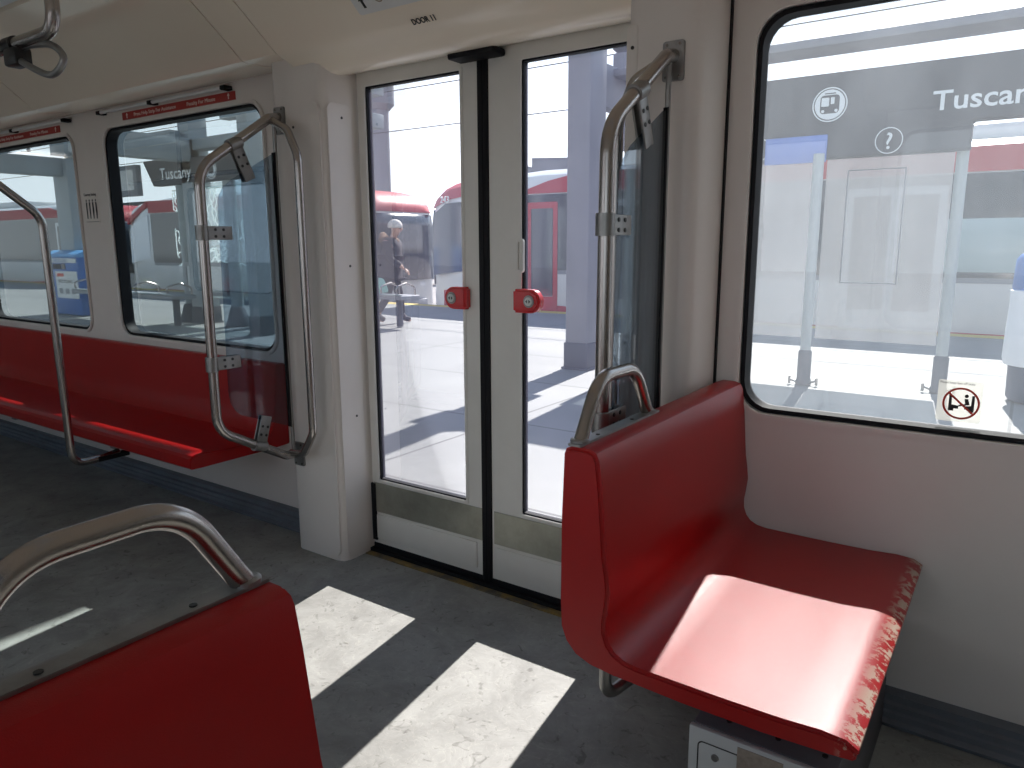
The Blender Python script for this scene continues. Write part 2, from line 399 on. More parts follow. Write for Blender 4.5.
# side cover facing the doorway on the left pillar
tp = struct(plate('trim_7', [rrect(1.95, .015, 2.07, 1.80, .03)], -2.1835, -2.180, M['wall'], mp=YZ, bevel=.001))
for y, z in ((2.02, 1.75), (2.03, 1.2), (2.03, .6)):
    o = lathe('screw', [(.005, 0), (.005, .002)], M['screw'], tp, n=10); o.rotation_euler = (0, PI / 2, 0); o.location = (-2.1805, y, z)
# sun-leak blockers added outside the doorway; black seam right of the pillar
struct(box('trim_13', (DX0 - .09, WY + .058, -.1), (DX0 + .003, WY + .075, 1.95), M['rubber']))
struct(box('trim_14', (DX1 - .003, WY + .058, -.1), (DX1 + .09, WY + .075, 1.95), M['rubber']))
struct(box('trim_15', (DX0 - .09, WY + .058, 1.925), (DX1 + .09, WY + .075, 1.99), M['rubber']))
struct(box('trim_8', (-.742, 2.086, 0), (-.726, 2.103, 2.0), M['rubber']))
struct(box('trim_9', (-.742, mir(2.103), 0), (-.726, mir(2.086), 2.0), M['rubber']))

# base rails along the walls
def base_rail(name, x0, x1, back=False):
    pf = [(2.10, 0), (2.035, 0), (2.03, .012), (2.045, .02), (2.045, .035), (2.052, .04), (2.052, .055), (2.065, .06), (2.065, .078), (2.10, .082)]
    if back: pf = [(mir(y), z) for y, z in pf]
    struct(plate(name, [pf], x0, x1, M['rail'], mp=YZ))
base_rail('baseboard_front', X0 + .05, -2.475); base_rail('baseboard_front', -.73, X1 - .05)
base_rail('baseboard_back', X0 + .05, -2.475, True); base_rail('baseboard_back', -.73, X1 - .05, True)
struct(boxes('trim_10', [((DX0, 2.045, .0), (DX1, 2.075, .004))], M['yel']))
struct(boxes('trim_11', [((DX0, 2.075, -.05), (DX1, 2.17, .018))], M['rubber']))
struct(boxes('trim_12', [((DX0, mir(2.17), -.05), (DX1, mir(2.075), .018))], M['rubber']))

# ------------------------------------------------------------------ sliding doors
dn = 0
SEAM = -1.573
def door(x0, x1, gx0, gx1, back=False, btn=True):
    global dn; dn += 1
    left = gx0 - x0 < x1 - gx1
    y0, y1 = (2.098, 2.135) if not back else (mir(2.135), mir(2.098))
    yi = y0 if not back else y1; s = 1 if not back else -1
    d = empty('door_%d' % dn, ((x0 + x1) / 2, (y0 + y1) / 2, .02)); struct(d)
    off = tuple(-v for v in d.location)
    def P(o): o.location = off; return o
    P(plate('door_frame', [rrect(x0, .035, x1, 1.93), rrect(gx0, .32, gx1, 1.868, .006)], y0, y1, M['doorp'], d, bevel=.002))
    P(plate('glazing_bead', [rrect(gx0 - .012, .308, gx1 + .012, 1.88, .008), rrect(gx0 + .001, .321, gx1 - .001, 1.867, .006)], yi - .004 * s, yi + .002 * s, M['doorp'], d, bevel=.0015))
    P(plate('glazing_seal', [rrect(gx0, .32, gx1, 1.868, .006), rrect(gx0 + .006, .326, gx1 - .006, 1.862, .004)], yi + .004 * s, yi + .03 * s, M['rubber'], d))
    P(plate('pane', [rrect(gx0 + .002, .322, gx1 - .002, 1.866)], yi + .014 * s, yi + .019 * s, M['g_door'], d))
    P(box('kick_plate', (x0 + .012, yi - .003 * s, .178), (x1 - .004, yi + .002 * s, .305), M['kick'], d))
    P(box('lower_panel', (x0 + .02, yi - .005 * s, .06), (x1 - .03, yi + .002 * s, .165), M['doorp'], d, bevel=.004))
    P(box('bottom_seal', (x0, yi - .004 * s, .0), (x1, y1 if not back else y0, .037), M['rubber'], d))
    if left:
        P(box('edge_seal', (x1 - .002, yi - .008 * s, .02), (SEAM + .001, yi + .03 * s, 1.93), M['rubber'], d, bevel=.004))
        P(box('side_brush', (x0 - .004, yi - .006 * s, .05), (x0 + .02, yi + .01 * s, .30), M['rubber'], d))
    else:
        P(box('edge_seal', (SEAM + .001, yi - .008 * s, .02), (x0 + .002, yi + .03 * s, 1.93), M['rubber'], d, bevel=.004))
        P(plate('finger_slot', [rrect(-1.432, 1.185, -1.405, 1.30, .012), rrect(-1.426, 1.195, -1.411, 1.29, .007)], yi - .010 * s, yi + .001 * s, M['doorp'], d, bevel=.002))
    if btn:
        cz = 1.092
        if left: xa, xb, cx = -1.737, -1.637, -1.700
        else: xa, xb, cx = -1.434, -1.325, -1.366
        r = .040
        if left:
            sh = [(xb, cz - r), (xb, cz + r)] + [(xa + r + r * math.cos(PI / 2 + PI * k / 12), cz + r * math.sin(PI / 2 + PI * k / 12)) for k in range(13)]
        else:
            sh = [(xa, cz + r), (xa, cz - r)] + [(xb - r + r * math.cos(-PI / 2 + PI * k / 12), cz + r * math.sin(-PI / 2 + PI * k / 12)) for k in range(13)]
        hb = P(plate('button_housing', [sh], yi - .034, yi + .004, M['btn'], d, bevel=.008, bseg=3))
        b1 = plate('button_bezel', [circ(cx, cz, .021)], yi - .037, yi - .03, M['steeld'], hb, bevel=.001)
        b2 = plate('button_cap', [circ(cx, cz, .0145)], yi - .040, yi - .035, M['btnc'], hb, bevel=.001)
        tri = [[(cx - .010, cz), (cx - .003, cz + .006), (cx - .003, cz - .006)], [(cx + .010, cz), (cx + .003, cz + .006), (cx + .003, cz - .006)]]
        plate('door_symbol', tri, yi - .0408, yi - .0398, M['ink'], hb)
door(DX0 + .005, SEAM - .020, -2.133, -1.672)
door(SEAM + .020, DX1 - .005, -1.418, -1.030)
door(DX0 + .005, SEAM - .020, -2.133, -1.672, True, False)
door(SEAM + .020, DX1 - .005, -1.418, -1.030, True, False)
cap = box('door_guide', (-1.665, 2.02, 1.884), (-1.475, 2.095, 1.908), M['rubber'], bevel=.008)
tag(cap, 'black rubber guide block at the top of the door seam', 'door guide')

# ------------------------------------------------------------------ side seats (two-place red shells)
def seat_profile():
    outer = [(-.721, .872), (-.726, .735), (-.727, .561), (-.724, .500), (-.712, .470), (-.690, .447), (-.657, .434), (-.606, .428), (-.458, .422), (-.308, .422), (-.191, .427), (-.158, .430)]
    inner = [(-.148, .440), (-.150, .452), (-.170, .464), (-.210, .467), (-.276, .463), (-.382, .462), (-.500, .463), (-.555, .464), (-.580, .468), (-.600, .478), (-.613, .493), (-.621, .515), (-.622, .540), (-.618, .565), (-.614, .603), (-.618, .64), (-.624, .673), (-.636, .814), (-.643, .868), (-.650, .882), (-.664, .889), (-.702, .889), (-.716, .884)]
    return outer + inner
def side_seat(label, ywall, yaisle, dx=0., dz=0., lean=0.):
    s = 1 if ywall > yaisle else -1
    root = empty('side_seat', (-.45 + dx, (ywall + yaisle) / 2, .0), label, 'seat', 'two-place side seats')
    off = Vector(root.location); root.location.z = dz
    def P(o): o.location = -off; return o
    a, b = min(ywall, yaisle), max(ywall, yaisle)
    pr_ = [(x + dx + lean * (.89 - z), z) for x, z in seat_profile()]
    sh = P(plate('seat_shell', [pr_], a, b, M['redw'] if dx == 0 else M['red'], root, mp=XZ, bevel=.007, bseg=3, ang=28))
    xm = -.700 + dx
    ph, pe = yaisle + s * .005, yaisle + s * .385
    pl = P(plate('handle_plate', [rrect(xm - .014, min(ph, pe), xm + .016, max(ph, pe), .004)], .889, .894, M['steeld'], root, mp=XY, bevel=.001))
    for yy in (yaisle + s * .10, yaisle + s * .26):
        q = plate('screw', [circ(xm + .003, yy, .0045, 12)], .8935, .8955, M['screw'], pl, mp=XY)
    hd = tube('grab_handle', [(xm, yaisle + s * .030, .890), (xm, yaisle + s * .105, 1.012), (xm, yaisle + s * .275, 1.010), (xm, yaisle + s * .350, .890)], .0145, M['steel'], root, fr=.085, n=18, seg=14)
    P(hd)
    for yy in (yaisle + s * .030, yaisle + s * .350):
        q = lathe('handle_collar', [(.019, .893), (.019, .899), (.015, .901)], M['steeld'], hd, (xm, yy, 0), n=18)
    P(tube('lower_bar', [(-.640 + dx, yaisle + s * .045, .432), (-.640 + dx, yaisle + s * .045, .345), (-.60 + dx, yaisle + s * .30, .345), (-.60 + dx, yaisle + s * .30, .43)], .013, M['steeld'], root, fr=.04))
    P(box('wall_bracket', (-.50 + dx, min(ywall, ywall - s * .3), .36), (-.30 + dx, max(ywall, ywall - s * .3), .424), M['steeld'], root, bevel=.01))
    return root
side_seat('empty red moulded seat beside the dusty window, sunlit cushion and steel grab handle', 2.099, 1.212)
side_seat('dark red seat back in the near left foreground with steel grab handle', mir(2.099), .525, -.037, -.012, .065)

# heater box under the seat
h = empty('heater_box', (-.24, 1.7, 0), 'white and dark grey equipment box under the sunlit red seat', 'box')
def PH(o): o.location = -Vector(h.location); return o
PH(box('housing', (-.485, 1.36, 0), (-.20, 2.028, .292), M['heatt'], h, bevel=.004))
fp = PH(box('front_panel', (-.488, 1.348, .004), (-.196, 1.361, .290), M['heat'], h, bevel=.003))
plate('panel_outline', [rrect(-.468, .03, -.21, .262, .012), rrect(-.4655, .0325, -.2125, .2595, .010)], 1.3472, 1.349, M['ink'], fp)
box('rating_label', (-.385, 1.3465, .20), (-.295, 1.349, .28), M['label'], fp)
lathe('latch', [(.008, 0), (.007, .004)], M['steeld'], fp, n=14).matrix_local = Matrix.Translation((-.43, 1.348, .235)) @ Matrix.Rotation(PI / 2, 4, 'X')
for xx in (-.42, -.32, -.23):
    plate('screw', [circ(xx, 1.40, .006, 10)], .2915, .294, M['screw'], fp, mp=XY)

# ------------------------------------------------------------------ long bench under the left windows
bp = [(2.0985, .755), (2.094, .762), (2.052, .763), (2.045, .755), (2.035, .62), (2.028, .56), (2.022, .52), (2.005, .475), (1.985, .452), (1.95, .440), (1.90, .437), (1.80, .437), (1.72, .441), (1.66, .447), (1.635, .448), (1.617, .443), (1.607, .432), (1.605, .395), (1.612, .388), (1.66, .386), (2.0, .385), (2.0985, .39)]
def long_bench(label, back=False, x0=-6.3, x1=-2.70):
    pf = [(mir(y), z) for y, z in bp] if back else bp
    r = empty('long_bench', ((x0 + x1) / 2, 1.9 if not back else mir(1.9), 0), label, 'bench', 'long wall benches')
    o = plate('bench_shell', [pf], x0, x1, M['red'], r, mp=YZ, bevel=.004, ang=28); o.location = -Vector(r.location)
    for xx in (-5.6, -4.4, -3.37):
        ya, yb = (1.60, 2.09) if not back else (mir(2.09), mir(1.60))
        q = box('support_arm', (xx - .02, ya + .03, .366), (xx + .02, yb, .388), M['steeld'], r, bevel=.006); q.location = -Vector(r.location)
    return r
long_bench('long red moulded bench running along the wall below the left windows')

# ------------------------------------------------------------------ windscreens with tube frames
def windscreen(X, lx, label):
    r = empty('windscreen', (X, 1.75, .4), label, 'windscreen', 'glass draught screens beside the door')
    off = -Vector(r.location)
    def P(o): o.location = off; return o
    f = P(tube('outer_tube', [(X, 1.924, 1.762), (X, 1.875, 1.752), (X, 1.565, 1.545), (X, 1.558, .60), (X, 1.86, .435), (X, 1.924, .432)], .018, M['steel'], r, fr=[0, .04, .12, .10, .05, 0], n=18, seg=10))
    P(tube('grab_rail', [(X, 1.885, 1.748), (X + lx * .65, 1.86, 1.70), (X + lx, 1.85, 1.60), (X + lx, 1.85, .56), (X + lx * .6, 1.86, .46), (X, 1.885, .44)], .0155, M['steel'], r, fr=[0, .05, .09, .06, .05, 0], n=16, seg=8))
    P(tube('edge_rod', [(X, 1.897, 1.745), (X, 1.897, .448)], .0075, M['steeld'], r, n=10))
    g = [(1.890, 1.628), (1.690, 1.515), (1.655, 1.485), (1.636, 1.450), (1.632, 1.41), (1.618, .74), (1.622, .70), (1.638, .668), (1.665, .642), (1.89, .552)]
    P(plate('glass_panel', [g], X - .004, X + .004, M['g_tint'], r, mp=YZ))
    P(plate('glass_edge', [[(1.882, 1.628), (1.894, 1.632), (1.894, .549), (1.882, .553)]], X - .0055, X + .0055, M['rubber'], r, mp=YZ))
    for z in (1.755, .432):
        p = P(plate('mounting_plate', [rrect(X - .030, z - .055, X + .030, z + .045, .008)], 1.921, 1.9305, M['steeld'], r, bevel=.001))
        for a, b in ((-.018, -.045), (.018, -.045), (-.018, .035), (.018, .035)):
            plate('screw', [circ(X + a, z + b, .004, 8)], 1.919, 1.922, M['steel'], p)
    # clamps: a sleeve round the tube and a plate on each side of the glass
    for (cy, cz, dy, dz, L) in ((1.716, 1.643, .40, -.916, .135), (1.560, 1.325, 1, 0, .115), (1.557, .853, 1, 0, .115), (1.735, .505, .30, .954, .120)):
        c = empty('clamp', (X, cy, cz)); c.parent = r; c.location = Vector((X, cy, cz)) + off
        a = math.atan2(dz, dy)
        c.rotation_euler = (a, 0, 0)
        me_o = bmesh.new()
        for s in (-1, 1): bmbox(me_o, (s * .0055, .0, -.024), (s * .0125, L, .024), .003)
        bmtube(me_o, [(0, 0, -.026), (0, 0, .026)], .0225, 18)
        o = bake(me_o, 'clamp_body', M['steeld'], c)
        for s in (-1, 1):
            for ya in (.045, .078):
                for zb in (-.012, .012):
                    k = lathe('screw', [(.0055, -.001), (.0055, .0016)], M['screw'], c, n=8)
                    k.matrix_local = Matrix.Translation((s * .0128, ya, zb)) @ Matrix.Rotation(PI / 2, 4, 'Y')
    return r
windscreen(-2.42, .185, 'tinted glass draught screen in a steel tube frame left of the door')
windscreen(-.82, -.12, 'tinted glass draught screen in a steel tube frame right of the door')

# ------------------------------------------------------------------ poles and ceiling rail
RY, RZ = .95, 1.80
gp = tube('grab_pole', [(-3.37, 1.66, .348), (-3.37, 1.60, .337), (-3.37, 1.455, .335), (-3.37, 1.45, 1.40), (-3.37, RY + .02, RZ)], .0165, M['steel'], None, fr=[0, .03, .06, .10, 0], n=18, seg=10)
tag(gp, 'bent steel grab pole rising from the edge of the long red bench', 'grab pole')
box('end_bracket', (-3.392, 1.56, .325), (-3.348, 1.70, .346), M['rubber'], gp, bevel=.004)
cr = empty('ceiling_rail', (-3.6, RY, RZ), 'steel overhead grab rail hung from the ceiling at upper left', 'grab rail')
def PC(o): o.location = -Vector(cr.location); return o
PC(tube('rail_tube', [(-2.02, RY, 2.235), (-2.02, RY, RZ), (-5.4, RY, RZ), (-5.4, RY, 2.235)], .0165, M['steel'], cr, fr=.05, n=18))
PC(tube('rail_clamp', [(-2.235, RY, RZ), (-2.285, RY, RZ)], .021, M['screw'], cr, n=18))
PC(lathe('ceiling_flange', [(.035, 0), (.035, .008), (.018, .014)], M['steeld'], cr, (-2.02, RY, 2.218)))
hs = empty('hand_strap', (-2.25, RY, RZ), 'grey looped hand strap hanging on the overhead steel rail', 'hand strap')
def PS(o): o.location = -Vector(hs.location); return o
HP = [(-2.262, .95, 1.782), (-2.186, .955, 1.789), (-2.06, .955, 1.774), (-1.992, .95, 1.732), (-2.050, .945, 1.700), (-2.17, .945, 1.738)]
def smoothloop(p, n=6):
    p = [Vector(q) for q in p]; out = []; k = len(p)
    for i in range(k):
        a, b, c, d = p[i - 1], p[i], p[(i + 1) % k], p[(i + 2) % k]
        for j in range(n):
            t = j / n
            out.append(.5 * ((2 * b) + (c - a) * t + (2 * a - 5 * b + 4 * c - d) * t * t + (3 * b - a - 3 * c + d) * t ** 3))
    return out
PS(tube('strap_loop', smoothloop(HP), .0085, M['steeld'], hs, closed=True, n=10))
PS(box('strap_holder', (-2.275, .93, 1.745), (-2.205, .975, 1.79), M['screw'], hs, bevel=.008))

# ------------------------------------------------------------------ help strips, signs and stickers
def help_strip(x0, x1, label):
    r = empty('help_strip', ((x0 + x1) / 2, 2.05, 1.955), label, 'help strip', 'pressure help strips over the windows')
    off = -Vector(r.location)
    o = tube('strip', [(x0, 2.068, 1.957), (x1, 2.068, 1.957)], .0085, M['lens'], r, n=10); o.location = off
    for xx in (x0, (x0 + x1) / 2 - .05, x1):
        o = box('strip_end', (xx - .018, 2.057, 1.947), (xx + .018, 2.0995, 1.966), M['rubber'], r, bevel=.004); o.location = off
help_strip(-4.03, -2.96, 'thin grey help strip with black ends above the second window')
help_strip(-5.60, -4.41, 'thin grey help strip with black ends above the leftmost window')
def red_sign(x0, x1, z0, label):
    r = empty('help_sign', ((x0 + x1) / 2, 2.098, z0), label, 'sign', 'red instruction strips over the windows')
    off = -Vector(r.location)
    o = plate('sign_plate', [rrect(x0, z0, x1, z0 + .036, .003)], 2.0955, 2.100, M['signred'], r); o.location = off
    zt = z0 + .010
    text('lettering', 'Press Help Strip For Assistance', .0235, M['signtxt'], o, face_minus_y(x0 + .11, 2.0948, zt), xs=1.24)
    text('lettering', 'Penalty For Misuse', .0235, M['signtxt'], o, face_minus_y(x0 + .57, 2.0948, zt), xs=1.24)
    for xx in (x0 + .045, x1 - .045):
        plate('arrow', [[(xx - .003, z0 + .006), (xx + .003, z0 + .006), (xx + .003, z0 + .020), (xx + .009, z0 + .020), (xx, z0 + .032), (xx - .009, z0 + .020), (xx - .003, z0 + .020)]], 2.0945, 2.0958, M['signtxt'], o)
red_sign(-3.86, -2.925, 1.908, 'red strip sign with white lettering directly above the second window')
red_sign(-5.46, -4.53, 1.908, 'red strip sign with white lettering directly above the leftmost window')
cs = empty('courtesy_sticker', (-4.27, 2.099, 1.50), 'small white courtesy seating sticker between the two left windows', 'sticker')
o = plate('sticker_sheet', [rrect(-4.345, 1.405, -4.195, 1.565, .006)], 2.0975, 2.100, M['wall'], cs); o.location = -Vector(cs.location)
text('lettering', 'Courtesy Seating', .021, M['ink'], o, face_minus_y(-4.342, 2.0970, 1.552), xs=.92)
for i in range(4):
    cx = -4.322 + i * .034
    plate('figure', [circ(cx, 1.527, .006, 10), [(cx - .007, 1.518), (cx + .007, 1.518), (cx + .006 + .004 * (i > 1), 1.47), (cx + .004, 1.43), (cx - .004, 1.43), (cx - .006, 1.47)]], 2.0966, 2.098, M['ink'], o)
box('rule', (-4.34, 2.0966, 1.412), (-4.20, 2.098, 1.414), M['ink'], o)

def slopeM(x, y):   # text frame lying on the sloping cove over the door
    ang = math.atan2(.076, -.097)   # direction going up the slope, in (y,z)
    z = 1.969 + (1.855 - y) * .854 - .0022
    up = Vector((0, -.760, .649)); xx = Vector((1, 0, 0)); n = xx.cross(up)
    m = Matrix((xx, up, n)).transposed().to_4x4(); return Matrix.Translation((x, y, z)) @ m
ns = empty('notice_sticker', (-1.75, 1.77, 2.04), 'white notice sticker with an arrow on the cove above the door', 'sticker')
def on_slope(name, loops, m, parent, x, y, d0=0, d1=.0012):
    T = slopeM(x, y)
    return plate(name, loops, d0, d1, m, parent, mp=lambda a, b, c: tuple(T @ Vector((a, b, c))))
o = on_slope('sticker_sheet', [rrect(-.17, -.015, .20, .12, .01)], M['white'], ns, -1.675, 1.800); o.location = -Vector(ns.location)
on_slope('arrow', [[(-.135, .005), (-.125, .005), (-.125, .03), (-.117, .03), (-.13, .048), (-.143, .03), (-.135, .03)]], M['ink'], o, -1.675, 1.800, .001, .002)
on_slope('prohibition_ring', [circ(-.06, .03, .018), circ(-.06, .03, .014)], M['label'], o, -1.675, 1.800, .001, .002)
for k in (0, 1): on_slope('text_line', [rrect(-.035, .022 + k * .014, .09, .026 + k * .014)], M['tgrey'], o, -1.675, 1.800, .001, .002)
dl = empty('door_number', (-1.65, 1.85, 1.98), 'black door number lettering on the cove above the door', 'lettering')
o = text('lettering', 'DOOR 11', .027, M['ink'], dl, slopeM(-1.668, 1.864), xs=.85, weight=.0006); o.location = -Vector(dl.location)
# vent slot
o = box('cove_latch', (-2.235, 1.915, 1.952), (-2.195, 1.930, 1.966), M['rubber'], bevel=.003)
tag(o, 'tiny black latch on the cove just left of the door header', 'latch')

# no-feet sticker on the dusty window
nf = empty('no_feet_sticker', (-.107, 2.141, .88), 'clear sticker with a red prohibition circle low on the dusty window', 'sticker')
offn = -Vector(nf.location)
y0 = 2.1435
sheet = glass('sticker_clear', (.93, .93, .91), .30, (.9, .88, .82), .2, streak=False)
o = plate('sticker_sheet', [rrect(-.160, .832, -.062, .938, .006)], y0, y0 + .0015, sheet, nf); o.location = offn
text('lettering', 'Please keep feet off seats', .0088, M['ink'], o, face_minus_y(-.157, y0 - .001, .929), xs=.86)
plate('prohibition_ring', [circ(-.107, .880, .041, 40), circ(-.107, .880, .036, 40)], y0 - .0012, y0, M['redink'], o)
a = math.radians(-42); ca, sa = math.cos(a), math.sin(a)
def rr(x, z): return (-.107 + x * ca - z * sa, .880 + x * sa + z * ca)
plate('prohibition_bar', [[rr(-.037, -.0025), rr(.037, -.0025), rr(.037, .0025), rr(-.037, .0025)]], y0 - .0018, y0 - .0002, M['redink'], o)
plate('seats_pictogram', [[(-.134, .902), (-.128, .902), (-.127, .876), (-.112, .874), (-.112, .866), (-.122, .866), (-.122, .860), (-.134, .860)],
                          [(-.078, .902), (-.084, .902), (-.085, .876), (-.099, .874), (-.099, .866), (-.090, .866), (-.090, .860), (-.078, .860)],
                          circ(-.096, .900, .0045, 12), [(-.100, .893), (-.092, .893), (-.088, .878), (-.112, .872), (-.112, .876), (-.098, .880)]], y0 - .001, y0, M['ink'], o)

# ================================================================== OUTSIDE
PE = 12.30
pf = box('platform', (-60, 2.32, -.9), (40, PE, -.01), M['plat']); struct(pf)
box('edge_strip', (-60, PE - .32, -.012), (40, PE, -.006), mat('edge_yellow', (.50, .38, .08), .7), pf)
struct(box('ground', (-160, PE, -1.3), (120, 160, -1.02), M['sand'])); struct(box('ground', (-160, -60, -1.3), (120, 2.32, -1.02), M['sand']))
# rails of the far track
for yy in (13.25, 14.69):
    o = box('track_rail', (-60, yy - .035, -1.02), (40, yy + .035, -.88), M['steeld'])
    tag(o, 'steel running rail of the far track, %s' % ('nearer the platform' if yy < 14 else 'farther from the platform'), 'rail')
box_f = box('ground', (-160, 40, -1.01), (120, 160, -.95), M['field']); struct(box_f)

# ---- light rail trains standing at the far platform edge
TY0, TY1 = 12.62, 15.25
def lrt(name, xn, direc, length, label, red=(0,), tail=False):
    """xn: nose position; direc: +1 body extends to +X from the nose, -1 to -X"""
    r = empty(name, (xn + direc * length / 2, (TY0 + TY1) / 2, -.9), label, 'train', 'red and white light rail trains across the platform')
    off = -Vector(r.location)
    def P(o): o.location = off; return o
    X = lambda d: xn + direc * d
    YC = (TY0 + TY1) / 2; HW = (TY1 - TY0) / 2
    # body lofted from cross sections: (distance from nose, half width, bottom, roof, lean)
    secs = [(.0, .97, -.20, 2.16), (.05, 1.07, -.32, 2.28), (.16, 1.15, -.40, 2.40), (.35, 1.22, -.45, 2.50), (.7, 1.28, -.45, 2.60), (1.2, HW, -.45, 2.66), (3.0, HW, -.45, 2.76), (length, HW, -.45, 2.76)]
    if tail: secs = secs[:-1] + [(length - q[0], *q[1:]) for q in reversed(secs[:-1])]
    def ring(hw, zb, zt):
        h = zt - zb; c = min(.30, hw * .4); pts = []
        pts += [(-hw + .05, zb), (-hw, zb + .10), (-hw, zb + h * .5), (-hw + .015, zt - .34), (-hw + .08, zt - .14), (-hw + .26, zt - .03), (-hw * .5, zt)]
        return pts + [(-y, z) for y, z in reversed(pts)]
    bm = bmesh.new(); rings = []
    for d, hw, zb, zt in secs: rings.append([bm.verts.new((X(d), YC + y, z)) for y, z in ring(hw, zb, zt)])
    n = len(rings[0])
    for A, B in zip(rings, rings[1:]):
        for j in range(n): bm.faces.new((A[j], A[(j + 1) % n], B[(j + 1) % n], B[j]))
    bm.faces.new(rings[0]); bm.faces.new(rings[-1]); bmesh.ops.recalc_face_normals(bm, faces=bm.faces[:])
    P(bake(bm, 'body', M['tw'], r, ang=35))
    ys = TY0 - .006
    xa = lambda a, b: (min(X(a), X(b)), max(X(a), X(b)))
    # dark window band, red roof sweep, red skirt line on the platform side
    a, b = xa(1.8, length - 1.6 * tail - .1)
    wb = P(plate('window_band', [rrect(a, .78, b, 2.25, .06)], ys - .004, ys + .03, M['tg'], r))
    P(plate('roof_stripe', [[(X(2.2), 2.27), (X(length - 1.5 * tail - .1), 2.27), (X(length - 1.5 * tail - .1), 2.62), (X(3.9), 2.62), (X(3.2), 2.50), (X(2.6), 2.33)]], ys, ys + .12, M['tr'], r))
    P(plate('skirt_stripe', [[(X(.5), -.40), (X(length - 1.5 * tail - .1), -.40), (X(length - 1.5 * tail - .1), -.02), (X(6), -.02), (X(3.4), .08), (X(1.6), .42), (X(.5), .30)]], ys, ys + .05, M['tr'], r))
    P(plate('side_stripe', [rrect(xa(2, length - 1.6 * tail - .1)[0], .70, xa(2, length - 1.6 * tail - .1)[1], .78)], ys, ys + .03, M['tgrey'], r))
    # nose shell in red over the windscreen, dark windscreen on the face
    def cut(secs2, name, m, y0, y1, z0f, z1f, grow):
        bm = bmesh.new(); R = []
        for d, hw, zb, zt in secs2:
            pts = [p for p in ring(hw + grow, zb, zt + grow)]
            R.append([bm.verts.new((X(d) - direc * grow, YC + y, z)) for y, z in pts if z >= z0f(d) - 1e-6 or True])
        return R
    bm = bmesh.new(); R = []
    for d, hw, zb, zt in [s for s in secs if s[0] <= 2.0] + [(2.3, HW, -.45, 2.71)]:
        g = .014
        h = zt - zb
        pts = [(-hw - g + .010, max(zt - .36, 2.09)), (-hw - g + .08, max(zt - .14, 2.12)), (-hw - g + .26, zt - .03 + g), (-hw * .5, zt + g)]
        pts += [(-y, z) for y, z in reversed(pts)]
        R.append([bm.verts.new((X(d) - direc * g, YC + y, z)) for y, z in pts])
    for A, B in zip(R, R[1:]):
        for j in range(len(A) - 1): bm.faces.new((A[j], A[j + 1], B[j + 1], B[j]))
    bm.faces.new(R[0]); bmesh.ops.recalc_face_normals(bm, faces=bm.faces[:])
    P(bake(bm, 'nose_cap', M['tr'], r, ang=35))
    # windscreen: loft between heights over the first sections
    bm = bmesh.new(); R = []
    for z, dd, hw in ((.40, -.05, 1.10), (1.2, -.06, 1.12), (1.75, -.05, 1.12), (2.04, -.02, 1.10)):
        R.append([bm.verts.new((X(dd + .13 * (abs(y) / hw) ** 4 - .01), YC + y, z)) for y in [hw * k / 6 for k in range(-6, 7)]])
    for A, B in zip(R, R[1:]):
        for j in range(len(A) - 1): bm.faces.new((A[j], A[j + 1], B[j + 1], B[j]))
    o = bake(bm, 'windscreen', M['tg'], r); md = o.modifiers.new('s', 'SOLIDIFY'); md.thickness = .05; md.offset = 0; P(o)
    P(box('destination_display', (X(.0) - .05, YC - .5, 1.84), (X(.0) + .03, YC + .5, 1.98), M['td'], r))
    for s in (-1, 1):
        P(box('headlamp', (X(.04) - .05, YC + s * .62 - .12, .22), (X(.04) + .05, YC + s * .62 + .12, .36), M['hl'], r, bevel=.03))
    P(box('marker_lamp', (X(.0) - .07, YC - .85, 1.86), (X(.0) + .02, YC - .68, 1.93), M['lamp_r'], r, bevel=.01))
    P(box('bumper', (X(.02) - .10, YC - .75, -.35), (X(.02) + .10, YC + .75, -.08), M['tgrey'], r, bevel=.05))
    if tail:
        bm = bmesh.new(); R = []
        for z, dd, hw in ((.40, -.05, 1.10), (1.2, -.06, 1.12), (1.75, -.05, 1.12), (2.04, -.02, 1.10)):
            R.append([bm.verts.new((X(length - dd - .13 * (abs(y) / hw) ** 4 + .01), YC + y, z)) for y in [hw * k / 6 for k in range(-6, 7)]])
        for A, B in zip(R, R[1:]):
            for j in range(len(A) - 1): bm.faces.new((A[j], A[j + 1], B[j + 1], B[j]))
        o = bake(bm, 'windscreen', M['tg'], r); md = o.modifiers.new('s', 'SOLIDIFY'); md.thickness = .05; md.offset = 0; P(o)
        P(plate('tail_stripe', [[(X(length - .35), 2.10), (X(length - 1.5), 2.62), (X(length - 1.5), 2.45), (X(length - .35), 1.95)]], ys, ys + .16, M['tr'], r))
        P(plate('cab_window', [[(X(length - .42), .75), (X(length - 1.55), .90), (X(length - 1.55), 2.2), (X(length - .80), 2.0), (X(length - .50), 1.8)]], ys - .008, ys + .16, M['hl'], r))
    P(plate('cab_window', [[(X(.22), .62), (X(1.75), .80), (X(1.75), 2.2), (X(.60), 2.16), (X(.28), 1.95)]], ys - .008, ys + .16, M['tg'], r))
    # doors, each with two leaves of glass
    k = 2.75; dk = -1
    while k < length - 2:
        dk += 1
        x = X(k)
        d = P(plate('door_set', [rrect(x - .68, -.05, x + .68, 2.10, .04), rrect(x - .58, .25, x - .06, 1.98, .03), rrect(x + .06, .25, x + .58, 1.98, .03)], ys - .012, ys + .02, M['tr'] if dk in red else M['tw'], r))
        for sx in (-.32, .32):
            plate('door_glass', [rrect(x + sx - .25, .26, x + sx + .25, 1.97, .03)], ys - .009, ys + .01, M['tg'], d)
        k += 6.6
